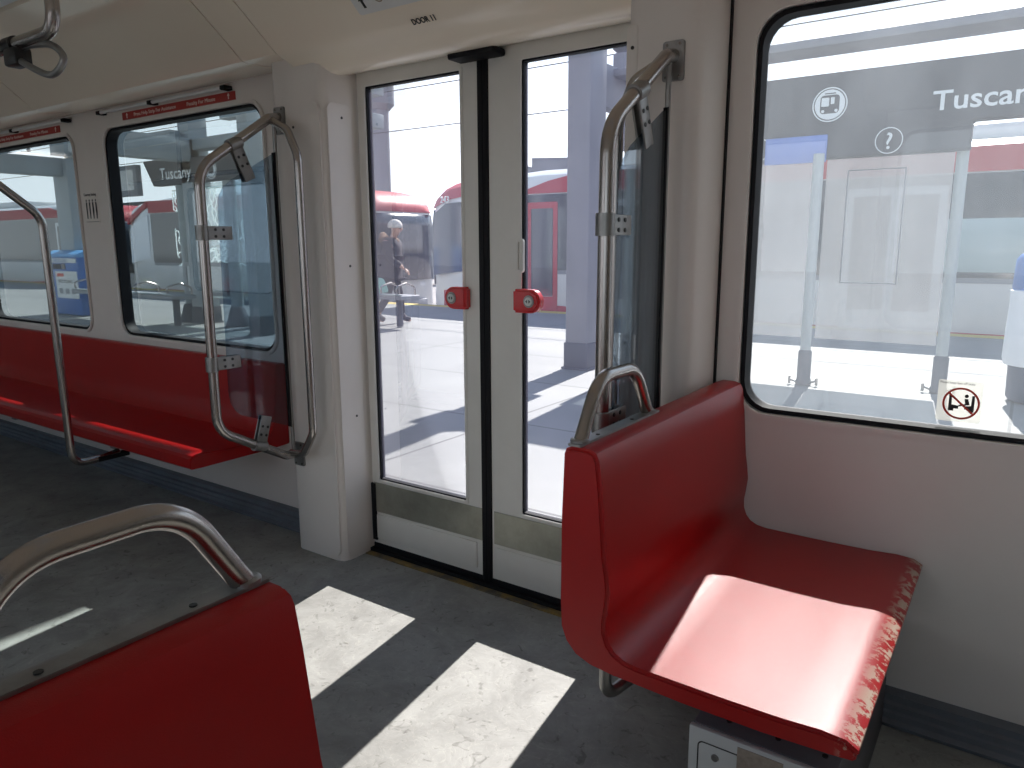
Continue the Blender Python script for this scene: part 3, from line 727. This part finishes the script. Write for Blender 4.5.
    for q in ((3.2, length / 2, length - 4) if length > 12 else (2.4, length - 2.4)):
        P(box('bogie', (X(q) - 1.2, TY0 + .25, -.86), (X(q) + 1.2, TY1 - .25, -.45), M['td'], r, bevel=.08))
    if length > 12: P(box('roof_unit', (min(X(7), X(12)), YC - .8, 2.74), (max(X(7), X(12)), YC + .8, 3.0), M['tw'], r, bevel=.08))
    return r, P, X
t1, P1, X_1 = lrt('light_rail_train', -11.1, 1, 25.5, 'red and white light rail train standing behind the right door leaf, nose to the left')
for xa_ in (-2.1, .35, 2.8): P1(box('painted_lit_window', (xa_, TY0 - .014, .86), (xa_ + 2.3, TY0 + .01, 1.62), mat('through_light_green', (.34, .42, .42), .15), t1, bevel=.004))  # pale plates painting the skylight seen through the lower windows
nb = P1(text('fleet_number', '243', .20, M['white'], t1, Matrix.Translation((-10.66, TY0 - .005, 2.17)) @ Matrix.Rotation(math.radians(-8), 4, 'Z') @ Matrix.Rotation(PI / 2, 4, 'X'), depth=.01))
t2, P2, X_2 = lrt('light_rail_train', -12.95, -1, 10.95, 'red and white light rail train seen past the left door leaf, windscreen to the right', (), True)
t3, P3, X_3 = lrt('light_rail_train', -24.9, -1, 25.5, 'red and white light rail train farthest left, behind the blue recycling box', (1,))

# ---- canopy portal frames
def frame(x, y, w, d, beams, label, zt=4.3, hang=None):
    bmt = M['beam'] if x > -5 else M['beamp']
    r = empty('canopy_column', (x, y, 0), label, 'column', 'grey steel canopy columns')
    o = box('shaft', (-w / 2, -d / 2, 0), (w / 2, d / 2, zt), bmt, r, bevel=.015)
    box('base_sleeve', (-w / 2 - .012, -d / 2 - .012, 0), (w / 2 + .012, d / 2 + .012, .27), M['base'], r, bevel=.01)
    box('foot_plate', (-w / 2 - .03, -d / 2 - .03, -.01), (w / 2 + .03, d / 2 + .03, .012), M['base'], r, bevel=.004)
    for (a, b) in beams:
        bm = bmesh.new(); bmbox(bm, a, b, .01)
        bake(bm, 'beam', bmt, r)
    if hang:
        a, b = hang
        box('hanger', a, b, M['beam'], r, bevel=.03)
        lathe('hanger_cap', [(.10, 0), (.16, .05), (.16, .12), (.08, .2)], M['beam'], r, ((a[0] + b[0]) / 2, (a[1] + b[1]) / 2, b[2]), n=14)
    return r
frame(-3.80, 6.80, .26, .34, [((-.08, .20, 2.66), (.08, 1.0, 3.08))], 'broad grey canopy column seen through the right door leaf', hang=((-.12, .75, 2.3), (.12, 1.0, 3.3)))
cm = empty('catenary_mast', (-16.1, 16.4, -1.0), 'grey mast with a drum on top, rising beyond the left train', 'mast')
tube('shaft', [(0, 0, 0), (0, 0, 7.2)], .27, M['beam'], cm, n=20)
lathe('drum', [(.30, 6.15), (.44, 6.3), (.44, 7.0), (.30, 7.15)], M['beam'], cm, n=24)
frame(-15.05, 7.05, .55, .36, [((-.15, -2.6, 2.56), (.15, 0, 2.92)), ((.2, -.1, 2.95), (3.6, .1, 3.10))], 'grey canopy column with a side beam seen through the leftmost window', zt=4.0)
frame(-11.45, 7.35, .30, .34, [((-.15, -1.9, 2.62), (.15, 0, 2.98)), ((-1.5, -.12, 2.80), (4.2, .12, 2.98))], 'grey canopy column with crossing beams above the charcoal fascia', zt=4.0)
o = frame(-9.15, 6.75, .24, .24, [], 'slim grey canopy column seen through the left glass screen', zt=4.0)
frame(-10.15, 7.9, .24, .24, [((-1.2, -.1, 3.35), (2.4, .1, 3.5))], 'reddish brown canopy column standing behind the charcoal fascia', zt=4.2)
M['rust'] = mat('column_reddish', (.34, .16, .12), .6)
for fx in (-14.6, -11.9):
    q = empty('platform_camera', (fx, 6.2, 2.93), 'pale %s on a bracket above the %s beam' % ('floodlight', 'leftmost' if fx < -13 else 'second'), 'floodlight', 'floodlights on the canopy beams')
    box('lamp_body', (-.22, -.14, .10), (.22, .14, .34), M['tgrey'], q, bevel=.06)
    box('lamp_hood', (-.30, -.10, .26), (.14, .10, .38), M['tgrey'], q, bevel=.04)
    tube('bracket', [(0, 0, -.02), (0, 0, .14)], .03, M['tgrey'], q, n=10)
    q.name = 'floodlight'
# canopy edge slab above the dusty window view
cs_ = box('canopy_edge', (-4.1, 7.20, 2.975), (6.5, 7.62, 3.05), M['beam'], bevel=.01)
tag(cs_, 'thin grey canopy edge running over the shelter on the right', 'canopy')
cr_ = box('shade_roof', (-22, 3.75, 4.55), (-3.31, 6.1, 4.68), M['beam'], bevel=.02)  # out of view; placed and sized to keep sun off the left bays
tag(cr_, 'unseen high grey canopy roof added to shade the left part of the train', 'canopy')
for xx in (-20.5, -15.05, -9.15, -4.3): box('roof_rib', (xx - .08, 3.75, 4.35), (xx + .08, 7.4, 4.56), M['beam'], cr_)
# overhead wires
for i, (y, z, lb) in enumerate(((13.95, 4.98, 'upper overhead wire above the trains'), (13.95, 4.04, 'lower overhead wire above the trains'))):
    o = tube('overhead_wire', [(-45, y, z), (30, y, z)], .011, M['td'], n=6); tag(o, 'thin black ' + lb, 'wire', 'overhead power wires')

# ---- right shelter (seen through the dusty window)
SH = 7.30
sr = empty('platform_shelter', (-.5, SH, 0), 'large glazed platform shelter with charcoal name fascia, outside the dusty window', 'shelter', 'glazed platform shelters')
def PR(o): o.location = -Vector(sr.location); return o
fa = PR(plate('name_fascia', [[(-3.3, 2.02), (-.49, 2.02), (-.49, 2.245), (4.5, 2.245), (4.5, 2.74), (-3.3, 2.74)]], SH - .12, SH + .02, M['fascia'], sr, bevel=.01))
F = SH - .1225
M['fink'] = mat('fascia_lettering', (.62, .66, .68), .5)
def roundel(cx, cz, r):
    o = plate('roundel', [circ(cx, cz, r, 40), circ(cx, cz, r * .93, 40)], F - .003, F + .002, M['fink'], fa); return o
def question(cx, cz, r):
    roundel(cx, cz, r)
    text('question_mark', '?', r * 1.75, M['fink'], fa, face_minus_y(cx, F - .0005, cz - r * .62), align='CENTER', weight=.002)
question(-1.09, 2.135, .108); question(-2.19, 2.135, .108)
ro = roundel(-1.585, 2.475, .145)
plate('roundel_disc', [circ(-1.585, 2.475, .125, 40), rrect(-1.665, 2.40, -1.505, 2.555, .03)], F - .003, F + .002, M['fink'], fa)
plate('tram_windows', [rrect(-1.655, 2.462, -1.592, 2.535, .008), rrect(-1.578, 2.478, -1.548, 2.535, .005), circ(-1.64, 2.422, .013, 12), circ(-1.53, 2.422, .013, 12)], F - .003, F + .002, M['fink'], fa)
plate('tram_pantograph', [[(-1.63, 2.563), (-1.54, 2.563), (-1.54, 2.572), (-1.63, 2.572)]], F - .0045, F + .002, M['fascia'], fa)
def serif_word(parent, s, x, z, size, y, xs):
    return text('station_name', s, size, M['fink'], parent, face_minus_y(x, y, z), xs=xs, weight=.003)
serif_word(fa, 'Tuscany', -.79, 2.345, .215, F - .0005, 1.10)
# bright opening panel in the fascia, painted window reflection and glazing
PR(box('blue_reflection', (-2.12, SH - .14, 1.99), (-1.58, SH - .12, 2.225), M['blueref'], sr, bevel=.01))  # blue patch painted for the opposite window's reflection in the pane
for (a, b) in ((-3.3, -2.30), (-2.27, -1.63), (-1.60, -.60)):
    PR(box('glass_panel', (a, SH + .01, .40), (b, SH + .02, 2.02), M['frost'], sr))
PR(plate('poster_frame', [rrect(-1.42, .92, -.95, 1.92), rrect(-1.41, .93, -.96, 1.91)], SH - .001, SH + .010, M['tgrey'], sr))
for x, y in ((-1.615, SH - .25), (-.545, SH), (-3.3, SH), (4.4, SH), (1.9, SH)):
    s_ = PR(tube('post', [(x, y, 0), (x, y, 2.05)], .046, M['pole'], sr, n=16))
    lathe('post_sleeve', [(.070, 0), (.070, .03), (.060, .05), (.060, .30), (.048, .32)], M['base'], s_, (x, y, 0), n=16)
    for sx in (-1, 1): tube('anchor_bolt', [(x + sx * .12, y - .02, .0), (x + sx * .12, y - .02, .07)], .012, M['steeld'], s_, n=8)
    for sx in (-1, 1): tube('anchor_arm', [(x + sx * .06, y - .02, .02), (x + sx * .13, y - .02, .045)], .010, M['steeld'], s_, n=8)
PR(box('rear_beam', (-3.3, SH + .3, 2.60), (4.5, SH + .42, 2.74), M['beam'], sr))

# ---- left shelter (seen through the left windows)
sl = empty('platform_shelter', (-10.9, SH, 0), 'glazed platform shelter with etched artwork and hanging name fascia, outside the second window', 'shelter', 'glazed platform shelters')
def PL(o): o.location = -Vector(sl.location); return o
fb = PL(plate('name_fascia', [[(-12.72, 2.70), (-9.1, 2.66), (-9.1, 2.30), (-12.45, 2.28)]], SH - .12, SH + .02, M['fascia'], sl, bevel=.01))
text('station_name', 'Tuscany', .27, M['finkl'], fb, face_minus_y(-12.22, SH - .1225, 2.375), xs=1.02, weight=.003)
plate('roundel', [circ(-10.76, 2.46, .145, 32), circ(-10.76, 2.46, .13, 32)], SH - .125, SH - .118, M['finkl'], fb)
plate('roundel_disc', [circ(-10.76, 2.46, .112, 32), rrect(-10.83, 2.40, -10.69, 2.53, .03)], SH - .125, SH - .118, M['finkl'], fb)
PL(box('line_board', (-14.0, SH - .2, 2.14), (-12.82, SH - .1, 2.66), M['tgrey'], sl, bevel=.01))
PL(box('route_map', (-13.9, SH - .203, 2.24), (-12.92, SH - .199, 2.58), M['white'], sl))
for (a, b) in ((-12.0, -11.35), (-11.3, -10.62), (-10.55, -9.4)):
    PL(box('glass_panel', (a, SH + .01, .42), (b, SH + .02, 2.28), M['sheltg'], sl))
# etched squiggles: generic flowing lines
rnd = random.Random(4)
bm = bmesh.new()
for k in range(26):
    x = rnd.uniform(-12.05, -11.1) if k < 15 else rnd.uniform(-11.1, -10.2)
    z = rnd.uniform(.95, 2.1) if k < 15 else rnd.uniform(1.0, 1.6); a = rnd.uniform(0, 6.28); pts = []
    for i in range(34):
        a += rnd.uniform(-.75, .85); x += .042 * math.cos(a); z += .042 * math.sin(a)
        z = min(max(z, .95), 2.2); x = min(max(x, -12.1), -9.9); pts.append((x, SH + .004, z))
    bmtube(bm, pts, .010, 5)
PL(bake(bm, 'etched_artwork', M['etch'], sl))
for x in (-11.82, -10.50):
    s_ = PL(tube('post', [(x, SH, 0), (x, SH, 2.3)], .085 if x < -11 else .10, M['pole'], sl, n=16))
    lathe('post_sleeve', [(.20, 0), (.19, .04), (.11, .30), (.10, .31)], M['base'], s_, (x, SH, 0), n=16)
mp_ = PL(box('map_board', (-11.72, SH - .10, .50), (-10.62, SH - .04, .98), M['white'], sl, bevel=.01))
plate('board_frame', [rrect(-11.75, .47, -10.59, 1.01), rrect(-11.69, .53, -10.65, .95)], SH - .115, SH - .035, M['tgrey'], mp_)
box('board_print', (-11.6, SH - .104, .60), (-11.1, SH - .099, .88), M['label'], mp_)

# ---- platform benches with looped armrests
def out_bench(x, y, w, label):
    r = empty('platform_bench', (x, y, 0), label, 'bench', 'metal platform benches')
    box('seat_plank', (-w / 2, -.22, .44), (w / 2, .22, .50), M['tgrey'], r, bevel=.015)
    box('seat_rail', (-w / 2, -.24, .505), (w / 2, -.19, .53), M['pole'], r, bevel=.01)
    for xx in (-w / 2 + .1, -w / 6, w / 6, w / 2 - .1):
        tube('armrest', [(xx, -.20, .50), (xx + .01, -.24, .64), (xx, 0, .69), (xx, .2, .62), (xx, .2, .5)], .016, M['steel'], r, fr=.06, n=10)
    for xx in (-w / 2 + .25, w / 2 - .25):
        box('leg', (xx - .03, -.05, 0), (xx + .03, .05, .44), M['base'], r, bevel=.01)
out_bench(-12.7, 6.75, 3.2, 'long metal platform bench with looped armrests outside the second window')
out_bench(-8.55, 8.6, 1.3, 'short metal platform bench in front of the walking person')

# ---- recycling box and litter bag bin
bb = empty('recycling_box', (-14.98, 6.95, 0), 'tall blue recycling box with white notices outside the leftmost window', 'recycling bin')
box('cabinet', (-.60, -.25, 0), (.60, .25, 1.10), M['blue'], bb, bevel=.03)
plate('hood', [[(-.27, 1.08), (.27, 1.08), (.27, 1.13), (.10, 1.21), (-.27, 1.21)]], -.62, .62, M['bluel'], bb, mp=lambda a, b, c: (c, -a, b) , bevel=.01)
pa = box('name_band', (-.56, -.272, .98), (.56, -.249, 1.06), M['white'], bb)
text('lettering', 'RECYCLING', .075, M['blue'], bb, face_minus_y(0, -.274, .993), align='CENTER', xs=1.3)
nt_ = box('notice', (-.28, -.262, .32), (.55, -.249, .82), M['white'], bb)
box('notice_header', (-.22, -.265, .72), (.05, -.261, .78), M['redink'], bb)
text('notice_lettering', 'RECYCLING', .09, M['ink'], bb, face_minus_y(.10, -.264, .60), align='CENTER', xs=1.15)
for i in range(3): box('notice_picture', (-.18 + i * .24, -.265, .40), (-.04 + i * .24, -.261, .50), M['tgrey'], bb)
box('slot', (-.35, -.262, .86), (-.05, -.249, .95), M['ink'], bb); box('slot_plate', (.0, -.262, .86), (.12, -.249, .96), M['label'], bb)
lb = empty('litter_bin', (.16, 7.30, 0), 'blue litter bin with a pale hanging bag at the right edge of the dusty window', 'litter bin')
lathe('bin_body', [(.20, 0), (.22, .03), (.24, .85), (.25, .88)], M['binm'], lb, n=20)
lathe('bag', [(.262, .30), (.275, .35), (.27, .60), (.262, .80), (.27, .90), (.24, .91)], M['bag'], lb, n=20)
lathe('bin_lid', [(.25, .90), (.26, .93), (.25, 1.15), (.22, 1.19)], M['blue'], lb, n=20)

# ---- person walking behind the short bench
def skin_body(name, chains, m, parent, sub=2):
    """chains: list of lists of (pos, radius); first chain's first vertex is the root"""
    verts, edges, rad, key = [], [], [], {}
    for ch in chains:
        prev = None
        for p, r in ch:
            k = tuple(round(c, 4) for c in p)
            if k not in key: key[k] = len(verts); verts.append(p); rad.append(r)
            i = key[k]
            if prev is not None and prev != i: edges.append((prev, i))
            prev = i
    me = bpy.data.meshes.new(name); me.from_pydata(verts, edges, [])
    o = bpy.data.objects.new(name, me); C.objects.link(o)
    o.modifiers.new('skin', 'SKIN'); s = o.modifiers.new('sub', 'SUBSURF'); s.levels = sub; s.render_levels = sub
    for i, r in enumerate(rad):
        sv = me.skin_vertices[0].data[i]; sv.radius = (r, r) if not isinstance(r, tuple) else r; sv.use_root = (i == 0)
    dg = bpy.context.evaluated_depsgraph_get(); dg.update()
    m2 = bpy.data.meshes.new_from_object(o.evaluated_get(dg)); bpy.data.objects.remove(o)
    for p in m2.polygons: p.use_smooth = True
    m2.materials.clear(); m2.name = name
    return link(name, m2, m, parent)
px_, py_ = -8.72, 9.0
pe = empty('person', (px_, py_, 0), 'person in a dark hooded coat and pale knitted hat stepping past the bench', 'person', rz=math.radians(25))
# facing local +X, walking: left leg forward
H = {'hip': (0, 0, .84), 'kl': (.10, .10, .46), 'al': (.02, .10, .09), 'kr': (-.04, -.10, .44), 'ar': (-.22, -.10, .12)}
body = skin_body('body', [
    [((.02, 0, .86), .13), ((.03, 0, 1.02), .12), ((.04, 0, 1.20), .13), ((.05, 0, 1.33), .11), ((.07, 0, 1.40), .055), ((.10, 0, 1.45), .055), ((.125, 0, 1.50), .082), ((.125, 0, 1.56), .088), ((.115, 0, 1.62), .07)],
    [((.02, 0, .86), .13), ((.02, .09, .80), .095), ((.12, .10, .46), .06), ((.16, .10, .10), .042), ((.20, .10, .05), .045), ((.31, .10, .035), .032)],
    [((.02, 0, .86), .13), ((.02, -.09, .80), .095), ((-.02, -.10, .46), .06), ((-.20, -.10, .14), .042), ((-.19, -.10, .07), .045), ((-.09, -.10, .035), .032)],
    [((.05, 0, 1.33), .11), ((.04, .17, 1.32), .062), ((-.03, .23, 1.08), .045), ((.14, .22, .90), .034), ((.17, .215, .87), .028)],
    [((.05, 0, 1.33), .11), ((.04, -.17, 1.32), .062), ((.06, -.24, 1.08), .045), ((.26, -.20, .94), .034), ((.29, -.195, .92), .028)]], M['skin'], pe)
for sy, hx, hz in ((.21, .19, .85), (-.19, .31, .90)):
    fs = []
    for k in range(4):
        fs.append([((hx, sy, hz), .022), ((hx + .035, sy + (k - 1.5) * .017, hz - .02), .011), ((hx + .065, sy + (k - 1.5) * .018, hz - .045), .009), ((hx + .070, sy + (k - 1.5) * .018, hz - .075 + abs(k - 1.5) * .006), .008)])
    fs.append([((hx, sy, hz), .022), ((hx + .012, sy + .035, hz - .012), .010), ((hx + .035, sy + .045, hz - .035), .009)])
    skin_body('hand', fs, M['skin'], pe, 1)
skin_body('coat', [
    [((.02, 0, .92), .20), ((.0, 0, .76), .235), ((.0, 0, .66), .245)],
    [((.02, 0, .92), .20), ((.03, 0, 1.08), .18), ((.04, 0, 1.22), .185), ((.05, 0, 1.34), .14), ((.06, 0, 1.40), .09)],
    [((.05, 0, 1.34), .14), ((.04, .18, 1.32), .088), ((-.03, .24, 1.08), .07), ((.12, .225, .92), .055), ((.135, .222, .90), .056)],
    [((.05, 0, 1.34), .14), ((.04, -.18, 1.32), .088), ((.06, -.25, 1.08), .07), ((.24, -.21, .955), .055), ((.255, -.207, .943), .056)]], M['coat'], pe)
for s, pts in ((1, ((.02, .09, .80), (.12, .10, .46), (.16, .10, .12))), (-1, ((.02, -.09, .80), (-.02, -.10, .46), (-.20, -.10, .16)))):
    skin_body('trouser_leg', [[(pts[0], .105), (pts[1], .074), (pts[2], .056)]], M['pants'], pe, 2)
for (a, b) in (((.175, .10, .07), (.31, .10, .045)), ((-.19, -.10, .10), (-.075, -.10, .05))):
    skin_body('boot', [[((a[0] - .03, a[1], a[2] + .10), .055), (a, .058), (b, .042)]], M['pants'], pe, 2)
bm = bmesh.new(); bmtube(bm, smoothloop([(-.07, .12, 1.36), (-.10, 0, 1.44), (-.07, -.12, 1.36), (.06, -.10, 1.36), (.12, 0, 1.34), (.06, .10, 1.36)]), .055, 10, closed=True)
bake(bm, 'hood', M['fur'], pe)
bm = bmesh.new(); bmesh.ops.create_uvsphere(bm, u_segments=20, v_segments=12, radius=.118); bmesh.ops.scale(bm, vec=(1.05, .92, .95), verts=bm.verts)
bmesh.ops.delete(bm, geom=[v for v in bm.verts if v.co.z < -.035], context='VERTS'); bmesh.ops.translate(bm, vec=(.112, 0, 1.585), verts=bm.verts)
o = bake(bm, 'knitted_hat', M['hat'], pe); md = o.modifiers.new('s', 'SOLIDIFY'); md.thickness = .012
bm = bmesh.new(); bmesh.ops.create_uvsphere(bm, u_segments=10, v_segments=8, radius=.014); bmesh.ops.scale(bm, vec=(1.4, 1, 1.5), verts=bm.verts); bmesh.ops.translate(bm, vec=(.222, 0, 1.535), verts=bm.verts); bake(bm, 'nose', M['skin'], pe)
for s in (-1, 1):
    bm = bmesh.new(); bmesh.ops.create_uvsphere(bm, u_segments=8, v_segments=6, radius=.010); bmesh.ops.translate(bm, vec=(.205, s * .032, 1.552), verts=bm.verts); bake(bm, 'eye', M['ink'], pe)
    bm = bmesh.new(); bmesh.ops.create_uvsphere(bm, u_segments=8, v_segments=6, radius=.026); bmesh.ops.scale(bm, vec=(.7, .4, 1.2), verts=bm.verts); bmesh.ops.translate(bm, vec=(.12, s * .092, 1.53), verts=bm.verts); bake(bm, 'ear', M['skin'], pe)
box('mouth', (.206, -.022, 1.498), (.214, .022, 1.506), mat('lips', (.35, .12, .10), .5), pe, bevel=.003)
sb = plate('shopping_bag', [[(-8.78, .53), (-8.45, .53), (-8.50, .66), (-8.57, .76), (-8.66, .76), (-8.73, .66)]], 8.52, 8.70, M['bagg'], bevel=.02)
tag(sb, 'pale green bag standing on the short platform bench', 'bag')

# ---- background beyond the tracks
def hillrow(name, pts, y, d, m):
    lp = pts + [(pts[-1][0], -1), (pts[0][0], -1)]
    return struct(plate(name, [lp], y, y + d, m))
hp = [(-150 + i * 6, 1.2 + 1.0 * math.sin(i * .55) + .6 * math.sin(i * 1.7)) for i in range(36)]
hillrow('hill', hp, 120, 6, M['hill'])
b = empty('station_building', (-14.5, 27, 0), 'low grey building with a sloping roof beyond the right hand train', 'building')
plate('roof', [[(-4.2, 4.75), (-1.9, 4.25), (-1.9, 4.6), (0, 4.5), (1.2, 4.05), (9.0, 4.05), (9.0, 3.8), (-4.2, 3.8)]], -2, 3, M['bldg'], b)
box('wall', (-4.0, -1.7, -1), (8.8, 2.8, 3.85), M['bldgw'], b)
for k in range(2, 6):
    wf = plate('window', [rrect(-9 + k * 2.8, .8, -7.2 + k * 2.8, 2.4), rrect(-8.9 + k * 2.8, .9, -7.3 + k * 2.8, 2.3)], -1.78, -1.68, M['td'], b)
    box('pane', (-8.9 + k * 2.8, -1.73, .9), (-7.3 + k * 2.8, -1.71, 2.3), M['tg'], wf)
b2 = empty('distant_building', (-66, 30, 0), 'long dark flat roofed building behind the left hand train', 'building')
box('wall', (-30, 0, -1), (22, 6, 4.1), M['bldg'], b2); box('roof_edge', (-30.3, -.3, 4.1), (22.3, 6.3, 4.45), M['td'], b2, bevel=.05)
def car(x, y, rz, label, col):
    r = empty('parked_car', (x, y, -.95), label, 'car', 'parked cars far beyond the platform', rz)
    side = [(-2.1, .3), (2.1, .3), (2.15, .65), (1.9, .85), (1.1, .95), (.55, 1.40), (-1.0, 1.42), (-1.7, .98), (-2.1, .9)]
    plate('car_body', [side], -.85, .85, col, r, bevel=.08)
    plate('car_glass', [[(.98, .96), (.5, 1.34), (-.95, 1.36), (-1.5, .98)]], -.87, .87, M['tg'], r)
    for xx in (-1.35, 1.35):
        for yy in (-.8, .8):
            o = lathe('wheel', [(.32, -.1), (.34, -.06), (.34, .06), (.32, .1)], M['td'], r, n=18); o.rotation_euler = (PI / 2, 0, 0); o.location = (xx, yy, .33)
car(-28.5, 33, .3, 'grey car parked far beyond the gap between the trains, nearest', M['car'])
car(-44, 50, .2, 'white car parked farther back in the gap between the trains', M['bldgw'])

# ================================================================== light
w = bpy.data.worlds.new('sky'); S.world = w; w.use_nodes = True
nt = w.node_tree; nt.nodes.clear(); N, L = nt.nodes, nt.links
out = N.new('ShaderNodeOutputWorld'); bg = N.new('ShaderNodeBackground'); L.new(bg.outputs[0], out.inputs[0])
tc = N.new('ShaderNodeTexCoord'); sp = N.new('ShaderNodeSeparateXYZ'); L.new(tc.outputs['Generated'], sp.inputs[0])
rp = N.new('ShaderNodeValToRGB'); e = rp.color_ramp.elements
e[0].position = 0; e[0].color = (1.25, 1.28, 1.32, 1); e[1].position = 1; e[1].color = (.18, .30, .55, 1)
x = e.new(.12); x.color = (1.15, 1.22, 1.28, 1); x = e.new(.40); x.color = (.46, .60, .74, 1)
L.new(sp.outputs['Z'], rp.inputs[0]); L.new(rp.outputs[0], bg.inputs[0]); bg.inputs[1].default_value = 1.6
su = bpy.data.lights.new('sun', 'SUN'); su.energy = 12.8; su.angle = math.radians(.53); su.color = (1, .96, .90)
so = bpy.data.objects.new('sun', su); C.objects.link(so)
so.rotation_euler = Vector((.13, -1, -.93)).to_track_quat('-Z', 'Y').to_euler(); so.location = (-1, 30, 28)

# ================================================================== camera
yaw, pit, rol = .607744, .187171, .0040720
cy, sy = math.cos(yaw), math.sin(yaw)
fw = Vector((-sy * math.cos(pit), cy * math.cos(pit), -math.sin(pit))); rt = Vector((cy, sy, 0)); dnv = fw.cross(rt)
rt2 = math.cos(rol) * rt + math.sin(rol) * dnv; dn2 = -math.sin(rol) * rt + math.cos(rol) * dnv
cam = bpy.data.cameras.new('camera'); cam.sensor_width = 36; cam.lens = 736.09 / 1024 * 36; cam.clip_start = .02; cam.clip_end = 500
co = bpy.data.objects.new('camera', cam); C.objects.link(co)
co.matrix_world = Matrix.Translation((0, 0, 1.28)) @ Matrix((rt2, -dn2, -fw)).transposed().to_4x4()
S.camera = co
vs = S.view_settings; vs.view_transform = 'Standard'; vs.look = 'None'; vs.gamma = 1; vs.use_curve_mapping = False; vs.exposure = 0
